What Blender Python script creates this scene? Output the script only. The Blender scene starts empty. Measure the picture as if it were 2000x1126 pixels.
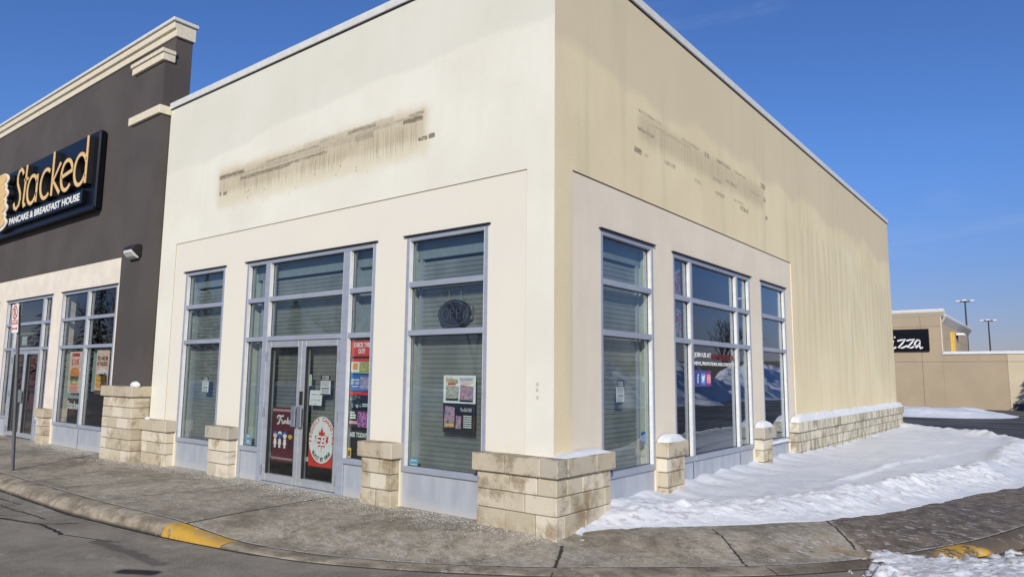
import bpy, bmesh, math, random
import numpy as np
from mathutils import Vector, Matrix
random.seed(7); RNG = np.random.RandomState(5)
S = bpy.context.scene
COL = S.collection
R = math.radians
# ------------------------------------------------------------------ camera, sky, sun, exposure
cam = bpy.data.objects.new('camera', bpy.data.cameras.new('camera')); COL.objects.link(cam)
cr = Vector((0.78694328, 0.61694141, 0.01017646)); cd = Vector((-0.06750351, 0.10247485, -0.99244253)); cf = Vector((-0.61332173, 0.78030904, 0.12228761))
M = Matrix((( cr.x, -cd.x, -cf.x), (cr.y, -cd.y, -cf.y), (cr.z, -cd.z, -cf.z))).to_4x4()
M.translation = (4.22747, -6.09999, 1.6)
cam.matrix_world = M
cam.data.sensor_width = 36; cam.data.lens = 1371.91 / 2000 * 36
cam.data.clip_start = .05; cam.data.clip_end = 2000
S.camera = cam
SUN_AZ, SUN_EL = 35.0, 25.0     # sun stands to the south-east of the corner: az from -Y towards +X
W = bpy.data.worlds.new('World'); S.world = W; W.use_nodes = True
nt = W.node_tree; bg = nt.nodes['Background']
sk = nt.nodes.new('ShaderNodeTexSky'); sk.sky_type = 'NISHITA'; sk.sun_disc = False
sk.sun_elevation = R(SUN_EL); sk.sun_rotation = R(180 - SUN_AZ); sk.altitude = 100; sk.air_density = 1.1; sk.dust_density = .35; sk.ozone_density = 3.2
tc = nt.nodes.new('ShaderNodeTexCoord'); sx = nt.nodes.new('ShaderNodeSeparateXYZ'); nt.links.new(tc.outputs['Generated'], sx.inputs[0])
mr = nt.nodes.new('ShaderNodeMapRange'); mr.interpolation_type = 'SMOOTHSTEP'; nt.links.new(sx.outputs[2], mr.inputs[0]); mr.inputs[1].default_value = 0; mr.inputs[2].default_value = .30
tm = nt.nodes.new('ShaderNodeMix'); tm.data_type = 'RGBA'; nt.links.new(mr.outputs[0], tm.inputs[0]); tm.inputs[6].default_value = (.50, .47, .70, 1); tm.inputs[7].default_value = (.53, .74, 1.17, 1)
mu = nt.nodes.new('ShaderNodeMix'); mu.data_type = 'RGBA'; mu.blend_type = 'MULTIPLY'; mu.inputs[0].default_value = 1; nt.links.new(sk.outputs[0], mu.inputs[6]); nt.links.new(tm.outputs[2], mu.inputs[7])
mp = nt.nodes.new('ShaderNodeVectorMath'); mp.operation = 'MULTIPLY'; nt.links.new(tc.outputs['Generated'], mp.inputs[0]); mp.inputs[1].default_value = (1, 1, 4.5)
cn = nt.nodes.new('ShaderNodeTexNoise'); nt.links.new(mp.outputs[0], cn.inputs['Vector']); cn.inputs['Scale'].default_value = 2.1; cn.inputs['Detail'].default_value = 6; cn.inputs['Roughness'].default_value = .6; cn.inputs['Distortion'].default_value = .7
cm = nt.nodes.new('ShaderNodeMapRange'); cm.interpolation_type = 'SMOOTHSTEP'; nt.links.new(cn.outputs[0], cm.inputs[0]); cm.inputs[1].default_value = .54; cm.inputs[2].default_value = .80; cm.inputs[3].default_value = 0; cm.inputs[4].default_value = .22
cx_ = nt.nodes.new('ShaderNodeMix'); cx_.data_type = 'RGBA'; nt.links.new(cm.outputs[0], cx_.inputs[0]); nt.links.new(mu.outputs[2], cx_.inputs[6]); cx_.inputs[7].default_value = (4.6, 5.4, 7.4, 1)   # faint high cirrus
nt.links.new(cx_.outputs[2], bg.inputs[0]); bg.inputs[1].default_value = .108
sl = bpy.data.lights.new('sun', 'SUN'); sl.energy = 3.95; sl.angle = R(.5); sl.color = (1, .93, .785)
so = bpy.data.objects.new('sun', sl); COL.objects.link(so)
sd = Vector((math.sin(R(SUN_AZ)) * math.cos(R(SUN_EL)), -math.cos(R(SUN_AZ)) * math.cos(R(SUN_EL)), math.sin(R(SUN_EL))))
so.rotation_euler = sd.to_track_quat('Z', 'Y').to_euler(); so.location = (20, -30, 30)
S.view_settings.view_transform = 'Standard'; S.view_settings.look = 'None'; S.view_settings.exposure = 0; S.view_settings.gamma = 1
S.cycles.max_bounces = 8; S.cycles.transparent_max_bounces = 16

# ------------------------------------------------------------------ node DSL
class T:
    def __init__(s, name):
        s.m = bpy.data.materials.new(name); s.m.use_nodes = True; s.t = s.m.node_tree; s.t.nodes.clear()
        g = s.t.nodes.new('ShaderNodeNewGeometry'); s.P = V(s, g.outputs['Position']); s.N = V(s, g.outputs['Normal'])
        q = s.node('ShaderNodeSeparateXYZ'); s.link(s.P, q.inputs[0]); s.x, s.y, s.z = [V(s, o) for o in q.outputs]
    def node(s, k): return s.t.nodes.new(k)
    def link(s, a, sock):
        if isinstance(a, V): s.t.links.new(a.o, sock)
        elif isinstance(a, (tuple, list)):
            a = tuple(a)
            sock.default_value = (a + (1,))[:4] if sock.type == 'RGBA' else a[:3]
        else: sock.default_value = (a, a, a, 1) if sock.type == 'RGBA' else (a, a, a) if sock.type == 'VECTOR' else a
    def math(s, op, *a, clamp=False):
        n = s.node('ShaderNodeMath'); n.operation = op; n.use_clamp = clamp
        for i, v in enumerate(a): s.link(v, n.inputs[i])
        return V(s, n.outputs[0])
    def vec(s, x, y, z):
        n = s.node('ShaderNodeCombineXYZ')
        for i, v in enumerate((x, y, z)): s.link(v, n.inputs[i])
        return V(s, n.outputs[0])
    def noise(s, vec, scale=1, detail=3, rough=.55, dist=0):
        n = s.node('ShaderNodeTexNoise'); s.link(vec, n.inputs['Vector']); n.inputs['Scale'].default_value = scale
        n.inputs['Detail'].default_value = detail; n.inputs['Roughness'].default_value = rough; n.inputs['Distortion'].default_value = dist
        return V(s, n.outputs[0])
    def vor(s, vec, scale, feat='F1', rnd=1):
        n = s.node('ShaderNodeTexVoronoi'); n.feature = feat; s.link(vec, n.inputs['Vector']); n.inputs['Scale'].default_value = scale; n.inputs['Randomness'].default_value = rnd
        return V(s, n.outputs[0])
    def sm(s, v, a, b, lo=0, hi=1):
        n = s.node('ShaderNodeMapRange'); n.interpolation_type = 'SMOOTHSTEP'
        s.link(v, n.inputs[0])
        if a > b: a, b, lo, hi = b, a, hi, lo
        for i, q in enumerate((a, b, lo, hi)): s.link(q, n.inputs[i + 1])
        return V(s, n.outputs[0])
    def box(s, u, v, a0, a1, b0, b1, f=.03):
        return s.sm(u, a0 - f, a0 + f) * s.sm(u, a1 + f, a1 - f) * s.sm(v, b0 - f, b0 + f) * s.sm(v, b1 + f, b1 - f)
    def seg(s, u, v, a, b, w):
        dx, dy = b[0] - a[0], b[1] - a[1]; L = dx * dx + dy * dy
        t = s.math('ADD', ((u - a[0]) * dx + (v - a[1]) * dy) / L, 0, clamp=True)
        ex = u - (t * dx + a[0]); ey = v - (t * dy + a[1])
        d = s.math('SQRT', ex * ex + ey * ey)
        return s.sm(d, w, w * .4)
    def mix(s, f, a, b, mode='MIX'):
        n = s.node('ShaderNodeMix'); n.data_type = 'RGBA'; n.blend_type = mode; n.clamp_factor = True
        s.link(f, n.inputs[0]); s.link(a, n.inputs[6]); s.link(b, n.inputs[7]); return V(s, n.outputs[2])
    def scl(s, x, y, z, v=None):
        n = s.node('ShaderNodeVectorMath'); n.operation = 'MULTIPLY'; s.link(v or s.P, n.inputs[0]); n.inputs[1].default_value = (x, y, z); return V(s, n.outputs[0])
    def attr(s, name):
        n = s.node('ShaderNodeAttribute'); n.attribute_name = name; return V(s, n.outputs['Fac'])
    def out(s, color, rough=.8, metal=0, bump=None, bs=.5, bd=.01, spec=.5, **kw):
        b = s.node('ShaderNodeBsdfPrincipled'); s.link(color, b.inputs['Base Color']); s.link(rough, b.inputs['Roughness']); s.link(metal, b.inputs['Metallic'])
        s.link(spec, b.inputs['Specular IOR Level'])
        for k, v in kw.items(): s.link(v, b.inputs[k])
        if bump is not None:
            n = s.node('ShaderNodeBump'); n.inputs['Strength'].default_value = bs; n.inputs['Distance'].default_value = bd; s.link(bump, n.inputs['Height']); s.t.links.new(n.outputs[0], b.inputs['Normal'])
        o = s.node('ShaderNodeOutputMaterial'); s.t.links.new(b.outputs[0], o.inputs[0]); return s.m
class V:
    def __init__(s, t, o): s.t, s.o = t, o
    def __add__(s, b): return s.t.math('ADD', s, b)
    __radd__ = __add__
    def __sub__(s, b): return s.t.math('SUBTRACT', s, b)
    def __rsub__(s, b): return s.t.math('SUBTRACT', b, s)
    def __mul__(s, b): return s.t.math('MULTIPLY', s, b)
    __rmul__ = __mul__
    def __truediv__(s, b): return s.t.math('DIVIDE', s, b)
    def max(s, b): return s.t.math('MAXIMUM', s, b)
    def min(s, b): return s.t.math('MINIMUM', s, b)
    def clamp(s): return s.t.math('ADD', s, 0, clamp=True)
def plain(name, c, rough=.6, metal=0, nz=.06, sc=12, **k):
    t = T(name); n = t.noise(t.P, sc, 3)
    return t.out(t.mix(t.sm(n, .3, .7), tuple(v * (1 - nz) for v in c), tuple(min(1, v * (1 + nz)) for v in c)), rough, metal, n, .15, .003, **k)

# ------------------------------------------------------------------ materials
def stucco_A():
    t = T('stucco_front'); x, z = t.x, t.z
    n1 = t.noise(t.P, .7, 4); n2 = t.noise(t.scl(5, 5, .5), 1, 4); fine = t.noise(t.P, 160, 2)
    col = t.mix(t.sm(n1, .35, .65), (.73, .71, .62), (.785, .77, .68))
    col = t.mix(t.sm(n2, .5, .8) * .25, col, (.66, .63, .53))
    edge = z + n1 * .5 - (t.sm(x, -9, -2) * .35 + 5.35)
    col = t.mix(t.sm(edge, .1, .22) * .32, col, (.56, .555, .48))
    # halo left by the removed sign
    wob = (t.noise(t.P, 3, 4) - .5) * .22
    halo = t.box(x + wob, z + wob, -7.0, -1.95, 4.36, 5.04, .10)
    col = t.mix(halo * .62, col, (.64, .56, .38)); up = t.box(x + wob, z + wob * .5, -6.95, -2.0, 4.60, 4.98, .07); col = t.mix(up * .45, col, (.45, .37, .25))
    st = t.noise(t.scl(95, 1, 1.0), 1, 3, .7)
    drip = t.box(x, z + (t.noise(t.scl(14, 1, .2), 1, 2) - .5) * .22, -6.9, -2.1, 4.52, 4.86, .13) * t.sm(st, .44, .60) * t.sm(t.noise(t.scl(1.3, 1, 1.3), 1, 4), .3, .55)
    col = t.mix(drip * .7, col, (.25, .19, .11))
    rag = (t.noise(t.P, 9, 5, .7) - .5) * .13; blot = t.sm(t.noise(t.scl(9, 1, 30), 1, 4, .7), .33, .52)
    k = None
    for a0, a1, b0, b1, w in [(-6.95, -6.2, 4.86, 4.92, 1), (-6.3, -4.9, 4.74, 4.80, .8), (-5.6, -4.2, 4.90, 4.94, .6), (-5.0, -4.0, 4.77, 4.81, .8), (-4.2, -3.85, 4.95, 5.0, .5), (-3.55, -2.95, 4.94, 5.0, .8),
                              (-3.4, -3.0, 4.80, 4.9, .5), (-3.3, -2.1, 4.90, 4.93, .5), (-2.42, -2.05, 4.84, 4.90, 1.3), (-2.3, -2.03, 4.92, 4.96, .7), (-2.12, -1.96, 4.56, 4.61, 1.5), (-1.93, -1.83, 4.56, 4.62, 1.6),
                              (-6.93, -6.87, 4.57, 4.63, 1.4), (-6.8, -6.7, 4.57, 4.62, 1.3), (-5.8, -3.2, 4.83, 4.92, .25), (-4.6, -2.6, 4.88, 5.02, .25), (-6.9, -4.0, 4.83, 4.87, .35)]:
        bx = t.box(x + rag * .7, z + rag * .5, a0, a1, b0, b1, .014) * w; k = bx if k is None else k.max(bx)
    col = t.mix((k * (blot * .8 + .2)).clamp() * .85, col, (.13, .10, .07))
    sp = t.sm(t.vor(t.P, 11), .20, .12) * t.box(x, z, -6.3, -2.3, 4.32, 4.62, .1) * t.sm(t.noise(t.P, 2.5), .48, .55)
    col = t.mix(sp * .8, col, (.15, .12, .09))
    # bolt holes near the corner
    kb = None
    for (a, b) in ((-.21, 1.5), (-.214, 1.44), (-.208, 1.36)):
        q = t.seg(x, z, (a, b), (a, b + .01), .022); kb = q if kb is None else kb.max(q)
    col = t.mix(kb * .6, col, (.35, .3, .22))
    gr = t.noise(t.P, 55, 3, .7); col = t.mix(t.sm(gr, .35, .65) * .12, col, (.50, .47, .40)); return t.out(col, .9, 0, fine + gr * 1.5, .4, .005, .2)
def stucco_Ain():
    t = T('stucco_front_panel'); n1 = t.noise(t.P, .9, 4); fine = t.noise(t.P, 160, 2); n2 = t.noise(t.scl(7, 7, .5), 1, 4)
    col = t.mix(t.sm(n1, .35, .68), (.72, .685, .60), (.73, .695, .60))
    col = t.mix(t.sm(n2, .5, .8) * .2, col, (.72, .65, .53))
    col = t.mix(t.sm(t.z + n2 * .4, 1.15, .85) * .35, col, (.68, .58, .43))
    return t.out(col, .9, 0, fine, .3, .004, .2)
def stucco_B():
    t = T('stucco_side'); y, z = t.y, t.z
    n1 = t.noise(t.P, .6, 4); n2 = t.noise(t.scl(1, 2.4, .22), 1, 3); fine = t.noise(t.P, 120, 3)
    col = t.mix(t.sm(n1, .35, .65), (.735, .635, .42), (.79, .69, .465))
    edge = z + n1 * .6 + t.noise(t.scl(1, .55, 0), 1, 1) * .9 - (5.85 - t.sm(y, 6, 18) * .1)
    col = t.mix(t.sm(edge, .1, .35) * .6, col, (.60, .52, .38))
    col = t.mix(t.sm(n2, .52, .72) * .45, col, (.58, .52, .36))
    # vertical weather fingers at the far end, following the studs
    ph = t.noise(t.scl(1, .8, .15), 1, 3); fing = t.math('SINE', (y + ph * 1.1) * 14.5) * .5 + .5; st = t.noise(t.scl(1, 9, .12), 1, 3, .6)
    zt = z + t.noise(t.scl(1, .7, .1), 1, 2) * .9 + t.sm(y, 8, 18) * .3
    zone = t.sm(y, 7.4, 9.5) * t.sm(zt, 5.35, 5.15) * t.sm(z, .9, 3.4)
    col = t.mix(zone * t.sm(fing * .6 + st * .7, .66, .95) * .42, col, (.53, .495, .36))
    col = t.mix(t.sm(y, 4, 8) * t.sm(t.noise(t.scl(1, 6, .12), 1, 2), .55, .66) * .22, col, (.52, .48, .34))
    # pale crossing sweeps on the wall
    for a, b, w in (((12.6, 1.4), (13.8, 5.2), .25), ((16.4, 1.2), (13.2, 4.8), .3)):
        col = t.mix(t.seg(y + (n1 - .5) * 1.2, z, a, b, w) * .35, col, (.78, .73, .53))
    rag = (t.noise(t.P, 7, 5, .7) - .5) * .16; blot = t.sm(t.noise(t.scl(1, 9, 28), 1, 4, .7), .42, .58); k = None
    for a0, a1, b0, b1, w in [(1.95, 2.6, 5.07, 5.12, .6), (2.3, 3.6, 4.98, 5.03, .4), (1.92, 2.4, 4.82, 4.88, 1), (1.82, 2.02, 4.50, 4.57, 1.5), (2.1, 2.2, 4.50, 4.55, .7), (2.7, 3.05, 4.55, 4.61, .7), (3.3, 3.9, 5.05, 5.1, .6),
                              (4.1, 4.3, 5.02, 5.1, 1), (4.6, 5.2, 5.05, 5.11, .9), (5.4, 5.9, 5.06, 5.1, .8), (6.7, 6.95, 5.08, 5.18, 1.2), (6.8, 6.95, 4.85, 4.93, 1), (6.9, 7.02, 4.53, 4.60, 1.4), (4.4, 4.8, 4.72, 4.78, .8),
                              (4.5, 4.9, 4.5, 4.56, .8), (5.0, 5.5, 4.8, 4.86, .9), (5.6, 6.0, 4.46, 4.53, 1), (6.1, 6.6, 4.88, 4.92, .7), (5.3, 5.8, 4.56, 4.6, .6), (3.7, 4.0, 4.52, 4.58, .5)]:
        bx = t.box(y + rag * .6, z + rag * .35, a0, a1, b0, b1, .012) * w; k = bx if k is None else k.max(bx)
    col = t.mix((k * (blot * .8 + .2)).clamp() * .8, col, (.15, .125, .095))
    sm_ = t.box(y + rag, z + rag, 1.95, 6.8, 4.72, 5.08, .10); col = t.mix(sm_ * .42, col, (.46, .395, .27)); dr = t.box(y, z, 1.95, 6.8, 4.68, 5.02, .14) * t.sm(t.noise(t.scl(1, 70, .9), 1, 3, .7), .45, .66)
    col = t.mix(dr * .5, col, (.36, .31, .22))
    n3 = t.noise(t.P, 22, 3)
    gr = t.noise(t.P, 45, 3, .7); col = t.mix(t.sm(gr, .35, .65) * .16, col, (.42, .37, .25)); return t.out(col, .9, 0, fine * .7 + n3 * .9 + gr, .42, .005, .2)
def stucco_Bin():
    t = T('stucco_side_panel'); n1 = t.noise(t.P, 1.2, 4); fine = t.noise(t.P, 130, 3); n2 = t.noise(t.scl(1, 6, .6), 1, 4); n3 = t.noise(t.P, 20, 3)
    col = t.mix(t.sm(n1, .35, .68), (.70, .625, .51), (.74, .66, .545))
    col = t.mix(t.sm(n2, .5, .8) * .3, col, (.62, .55, .46))
    return t.out(col, .9, 0, fine + n3, .45, .005, .2)
def stucco_dark(name='stucco_charcoal', c=(.083, .073, .069), k=1.0):
    t = T(name); n1 = t.noise(t.P, .8, 4); fine = t.noise(t.P, 150, 2)
    col = t.mix(t.sm(n1, .35, .65), c, tuple(v * 1.18 for v in c))
    return t.out(col, .88, 0, fine, .4, .005, .25)
def stone():
    t = T('split_face_stone'); n1 = t.noise(t.P, 2.5, 5, .65); n2 = t.noise(t.P, 60, 4, .7); r = t.attr('rnd')
    col = t.mix(r, (.48, .42, .31), (.72, .66, .54))
    col = t.mix(t.sm(r, .8, .95) * .4, col, (.52, .49, .42))
    col = t.mix(t.sm(n1 + (n2 - .5) * .25, .47, .66) * .8, col, (.24, .175, .095)); col = t.mix(t.sm(t.noise(t.P, 11, 5, .75), .55, .68) * .4, col, (.62, .58, .48))
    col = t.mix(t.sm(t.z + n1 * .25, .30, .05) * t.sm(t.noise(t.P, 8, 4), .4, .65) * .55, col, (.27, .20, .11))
    col = t.mix(t.sm(n2, .62, .75) * .35, col, (.2, .16, .1))
    return t.out(col, .92, 0, n2 + n1, .7, .009, .2)
def stone_cap():
    t = T('cast_stone_cap'); n1 = t.noise(t.P, 3.5, 5, .65); n2 = t.noise(t.P, 70, 4, .7); r = t.attr('rnd')
    col = t.mix(r, (.47, .405, .30), (.56, .50, .39)); col = t.mix(t.sm(r, .6, .75) * .8, col, (.42, .385, .32))
    col = t.mix(t.sm(n1 + (n2 - .5) * .5 + t.sm(t.N_z(), .4, .9) * .12, .52, .68) * .75, col, (.19, .15, .095))
    return t.out(col, .92, 0, n2 + n1 * .6, .6, .006, .2)
def _nz(s):
    q = s.node('ShaderNodeSeparateXYZ'); s.link(s.N, q.inputs[0]); return V(s, q.outputs[2])
T.N_z = _nz
def stone_long():
    t = T('weathered_stone'); n1 = t.noise(t.scl(1, 2.2, 1.3), 2, 5, .7); n2 = t.noise(t.P, 50, 4, .7); r = t.attr('rnd')
    col = t.mix(r, (.50, .47, .385), (.66, .62, .50))
    st = t.noise(t.scl(1, 9, 2.2), 1, 4, .7)
    col = t.mix(t.sm(st * .6 + n1 * .45, .50, .60) * .8, col, (.25, .205, .125))
    col = t.mix(t.sm(t.N_z(), .5, .9) * .2, col, (.4, .38, .3))
    return t.out(col, .92, 0, n2 + n1, .7, .009, .2)
MORTAR = plain('mortar', (.20, .165, .115), .95)
def alu(name, c=(.37, .405, .475), metal=.2, rough=.42):
    t = T(name); n = t.noise(t.scl(3, 3, 12), 1, 4); f = t.noise(t.P, 9, 4, .7)
    col = t.mix(t.sm(n, .3, .7), tuple(v * .9 for v in c), c); col = t.mix(t.sm(f, .58, .75) * .4, col, (.42, .42, .42))
    return t.out(col, t.sm(n, .2, .8, rough - .05, rough + .12), metal, f, .08, .002)
def panelmetal():
    t = T('kick_panel_metal'); n = t.noise(t.scl(6, 6, 1.2), 1, 4, .6); f = t.noise(t.P, 40, 4, .7)
    col = t.mix(t.sm(n, .3, .7), (.40, .435, .49), (.50, .53, .57))
    col = t.mix(t.sm(t.z + (n - .5) * .25, .14, .02) * .55, col, (.60, .585, .54)); col = t.mix(t.sm(f, .64, .74) * .5, col, (.66, .66, .64))
    return t.out(col, .55, .3, n, .1, .004)
def glass(name, tint=(1, 1, 1), boost=1.7, refl=(.92, .96, 1), warp=.0):
    t = T(name); tr = t.node('ShaderNodeBsdfTransparent'); gl = t.node('ShaderNodeBsdfGlossy'); g = t.node('ShaderNodeNewGeometry'); dt = t.node('ShaderNodeVectorMath'); dt.operation = 'DOT_PRODUCT'; t.t.links.new(g.outputs['Normal'], dt.inputs[0]); t.t.links.new(g.outputs['Incoming'], dt.inputs[1]); mx = t.node('ShaderNodeMixShader'); o = t.node('ShaderNodeOutputMaterial')
    tr.inputs[0].default_value = (*tint, 1); gl.inputs[0].default_value = (*refl, 1); gl.inputs['Roughness'].default_value = 0.0
    if warp:
        b = t.node('ShaderNodeBump'); b.inputs['Strength'].default_value = warp; b.inputs['Distance'].default_value = .01; t.link(t.noise(t.P, 1.6, 1), b.inputs['Height']); t.t.links.new(b.outputs[0], gl.inputs['Normal'])
    ci = 1 - t.math('ABSOLUTE', V(t, dt.outputs['Value'])); f = ((t.math('POWER', ci, 5) * .955 + .045) * boost).clamp(); t.link(f, mx.inputs[0]); t.t.links.new(tr.outputs[0], mx.inputs[1]); t.t.links.new(gl.outputs[0], mx.inputs[2]); t.t.links.new(mx.outputs[0], o.inputs[0]); return t.m
def shutter_mat():
    t = T('perforated_shutter_slats'); u = t.x + t.y; z = t.z
    d = t.vor(t.vec(u * 75, z * 75, 0), 1, rnd=0.0)
    n = t.noise(t.P, 2.2, 4); hole = t.sm(d, .34, .28)
    col = t.mix(t.sm(n, .3, .7), (.25, .262, .25), (.36, .37, .35)); col = t.mix(hole * .5, col, (.08, .095, .09))
    return t.out(col, .5, .35, n, .1, .004)
def concrete():
    t = T('sidewalk_concrete'); x, y = t.x, t.y
    n1 = t.noise(t.P, .8, 5, .6); n2 = t.noise(t.P, 5, 5, .65); n3 = t.noise(t.P, 90, 3, .7)
    col = t.mix(t.sm(n1 * .5 + n2 * .5, .36, .64), (.125, .100, .066), (.40, .345, .255))
    col = t.mix(t.sm(n3, .44, .62) * .45, col, (.40, .355, .28)); col = t.mix(t.sm(n3, .42, .33) * .45, col, (.10, .08, .055)); n5 = t.noise(t.P, 38, 5, .8); col = t.mix(t.sm(n5, .44, .36) * .45, col, (.10, .08, .058)); col = t.mix(t.sm(n5, .57, .66) * .28, col, (.50, .46, .37))
    # dried salt: thin pale veins and blooms
    vein = t.noise(t.scl(1.1, 2.0, 1), 3.2, 6, .7, .8); v2 = t.math('ABSOLUTE', vein - .5)
    col = t.mix(t.sm(v2, .022, 0) * t.sm(n1, .38, .5) * .7, col, (.55, .53, .49))
    blo = t.noise(t.scl(1.3, 2.5, 1), 2.1, 6, .75); col = t.mix(t.sm(blo, .56, .70) * .5, col, (.50, .475, .43))
    nearw = t.sm(y * -1, .38, .10) * t.sm(x, .3, -.1); col = t.mix(nearw * t.sm(t.noise(t.P, 30, 4, .8), .46, .6) * .5, col, (.58, .54, .46))
    # damp brown stretch beyond the last joint round the corner
    damp = t.sm((x - 2.0) * .85 + (y - 2.55) * .53 + (n2 - .5) * .25, -.02, .06)
    col = t.mix(damp * .8, col, t.mix(t.sm(n2, .4, .65), (.07, .05, .034), (.155, .115, .08)))
    ice = t.noise(t.scl(1.6, 3.4, 1), 4.5, 6, .8, .4); col = t.mix(t.sm(ice, .54, .63) * t.sm(x + y * .5, 1.5, 2.8) * .75, col, (.62, .61, .60))
    # dark damp spots and footprints
    sp = t.sm(t.vor(t.scl(1, 1.7, 1), 2.1), .085, .05) * t.sm(n2, .40, .52); col = t.mix(sp * .75, col, (.055, .04, .03))
    # joints and cracks
    ed = t.attr('edge'); col = t.mix(t.sm(ed + (n2 - .5) * .05, .05, .025) * t.sm(n5, .42, .52) * .8, col, (.62, .60, .55)); w = (t.noise(t.P, 9, 5, .75) - .5) * .06; k = None
    for a, b, wd in [((-9.21, -1.95), (-9.0, -.2), .012), ((-5.35, -2.2), (-5.135, -.15), .014), ((-3.35, -2.1), (-3.45, -.15), .028), ((.66, -1.04), (.22, -.16), .024), ((1.15, 1.3), (2.0, .3), .016), ((1.95, 2.62), (2.45, 1.75), .020), ((-11.9, -2.2), (-11.8, 0), .012), ((-14.6, -2.2), (-14.4, 0), .012)]:
        q = t.seg(x + w, y + w, a, b, wd); k = q if k is None else k.max(q)
    col = t.mix(k * .92, col, (.02, .016, .012))
    yel = t.seg(x + (n3 - .5) * .3, y + w * 3, (2.25, 1.62), (2.75, 1.62), .11) * t.sm(n3, .4, .6); col = t.mix(yel * .6, col, (.35, .19, .04))
    return t.out(col, t.sm(n1, .3, .7, .62, .92), 0, n3 * .6 + n2 - k * 1.5, .5, .010, .35)
def curbmat():
    t = T('curb_concrete'); x, y, z = t.x, t.y, t.z
    n1 = t.noise(t.scl(2, 2, 5), 1.5, 5, .65); n3 = t.noise(t.P, 80, 3, .7)
    col = t.mix(t.sm(n1, .35, .65), (.15, .12, .082), (.37, .315, .23)); col = t.mix(t.sm(n3, .4, .7) * .4, col, (.4, .35, .28))
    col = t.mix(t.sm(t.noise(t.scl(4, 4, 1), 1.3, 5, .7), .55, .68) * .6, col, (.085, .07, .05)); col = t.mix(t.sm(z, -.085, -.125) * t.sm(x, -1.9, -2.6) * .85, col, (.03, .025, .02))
    nn = t.noise(t.P, 7, 5, .75)
    col = t.mix(t.sm(x, 2.0, 2.5) * t.sm(y, 9, 6) * .85, col, t.mix(t.sm(n3, .35, .65), (.065, .048, .034), (.15, .115, .08))); wf = t.sm(t.x + (nn - .5) * .1, -3.44, -3.40) * t.sm(t.x + (nn - .5) * .2, -2.42, -2.52)
    yel = (wf * t.sm(nn, .62, .56)).max(t.box(x, y, 3.10, 3.52, 1.7, 2.6, .05) * t.sm(nn, .58, .5))
    col = t.mix(yel, col, t.mix(t.sm(n1, .4, .7), (.55, .32, .04), (.42, .26, .06)))
    k = None
    for a, b in (((-5.9, -2.1), (-6.0, -2.6)), ((-2.42, -1.9), (-2.5, -2.3)), ((-8.4, -2.1), (-8.45, -2.6)), ((.55, -.8), (.75, -1.2)), ((1.95, .6), (2.25, .3))):
        q = t.seg(x, y, a, b, .012); k = q if k is None else k.max(q)
    ice = t.noise(t.scl(2.0, 2.0, 1), 3, 6, .75, .5); col = t.mix(t.sm(ice, .56, .68) * .5, col, (.58, .56, .53))
    col = t.mix(k * .8, col, (.03, .025, .02))
    return t.out(col, .85, 0, n3 + n1, .4, .006, .3)
def asphalt():
    t = T('worn_asphalt'); x, y = t.x, t.y
    n1 = t.noise(t.P, .5, 5, .6); n2 = t.noise(t.P, 3, 5, .65); n3 = t.noise(t.P, 130, 2, .6); far = t.sm(y, 7, 16).max(t.sm(x, 3.5, 4.8))
    col = t.mix(t.sm(n1 * .4 + n2 * .6, .36, .62), (.125, .105, .078), (.27, .235, .18)); col = t.mix(t.sm(n3, .42, .58) * .55, col, (.34, .31, .26)); col = t.mix(t.sm(n3, .42, .34) * .6, col, (.06, .05, .04)); n5 = t.noise(t.P, 45, 5, .8); col = t.mix(t.sm(n5, .44, .36) * .5, col, (.06, .05, .042)); col = t.mix(t.sm(n5, .57, .66) * .4, col, (.44, .41, .36))
    strk = t.noise(t.scl(.25, 3.2, 1), 1, 5, .6); strk2 = t.noise(t.scl(2.8, .22, 1), 1, 5, .6)
    fcol = t.mix(t.sm(strk.max(strk2 * t.sm(x, 3, 6)), .42, .66), (.032, .031, .032), (.20, .19, .18)); col = t.mix(far, col, fcol)
    col = t.mix(t.sm(t.noise(t.scl(1, 1.6, 1), 2.3, 6, .75), .55, .68) * (1 - far) * .4, col, (.42, .40, .37))
    col = t.mix(t.seg(x + (n2 - .5) * .2, y + (n2 - .5) * .2, (-3.7, -2.85), (-2.35, -2.85), .085) * .6, col, (.06, .055, .05))
    col = t.mix(t.seg(x + (n2 - .5) * .1, y, (-2.36, -3.16), (-2.12, -3.02), .10), col, (.022, .021, .021))
    wet = t.seg(x + (n2 - .5) * .5, y + (n2 - .5) * .5, (-.6, -2.2), (3.0, .75), .22) * t.sm(n2, .42, .56); col = t.mix(wet * .8, col, (.03, .028, .027))
    w = (t.noise(t.P, 3.5, 4, .7) - .5) * .22; k = None
    for a, b, wd in [((-6.6, -3.3), (-5.05, -2.9), .022), ((-5.05, -2.9), (-4.8, -2.62), .018), ((-5.05, -2.9), (-4.3, -2.95), .018), ((-4.3, -2.95), (-3.5, -2.72), .010), ((-7.2, -2.85), (-5.3, -2.75), .013), ((-8, -2.7), (-6.6, -2.62), .010), ((-6.6, -2.62), (-6.5, -3.0), .010), ((-7, -3.6), (-5.9, -3.0), .016), ((-6.6, -3.3), (-8.6, -3.7), .02)]:
        q = t.seg(x + w, y + w * .6, a, b, wd * 1.5); k = q if k is None else k.max(q)
    col = t.mix(k * .95, col, (.008, .007, .006))
    return t.out(col, .85, 0, n3 * .8 + n2 - k * 2, .5, .012, .3)
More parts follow.
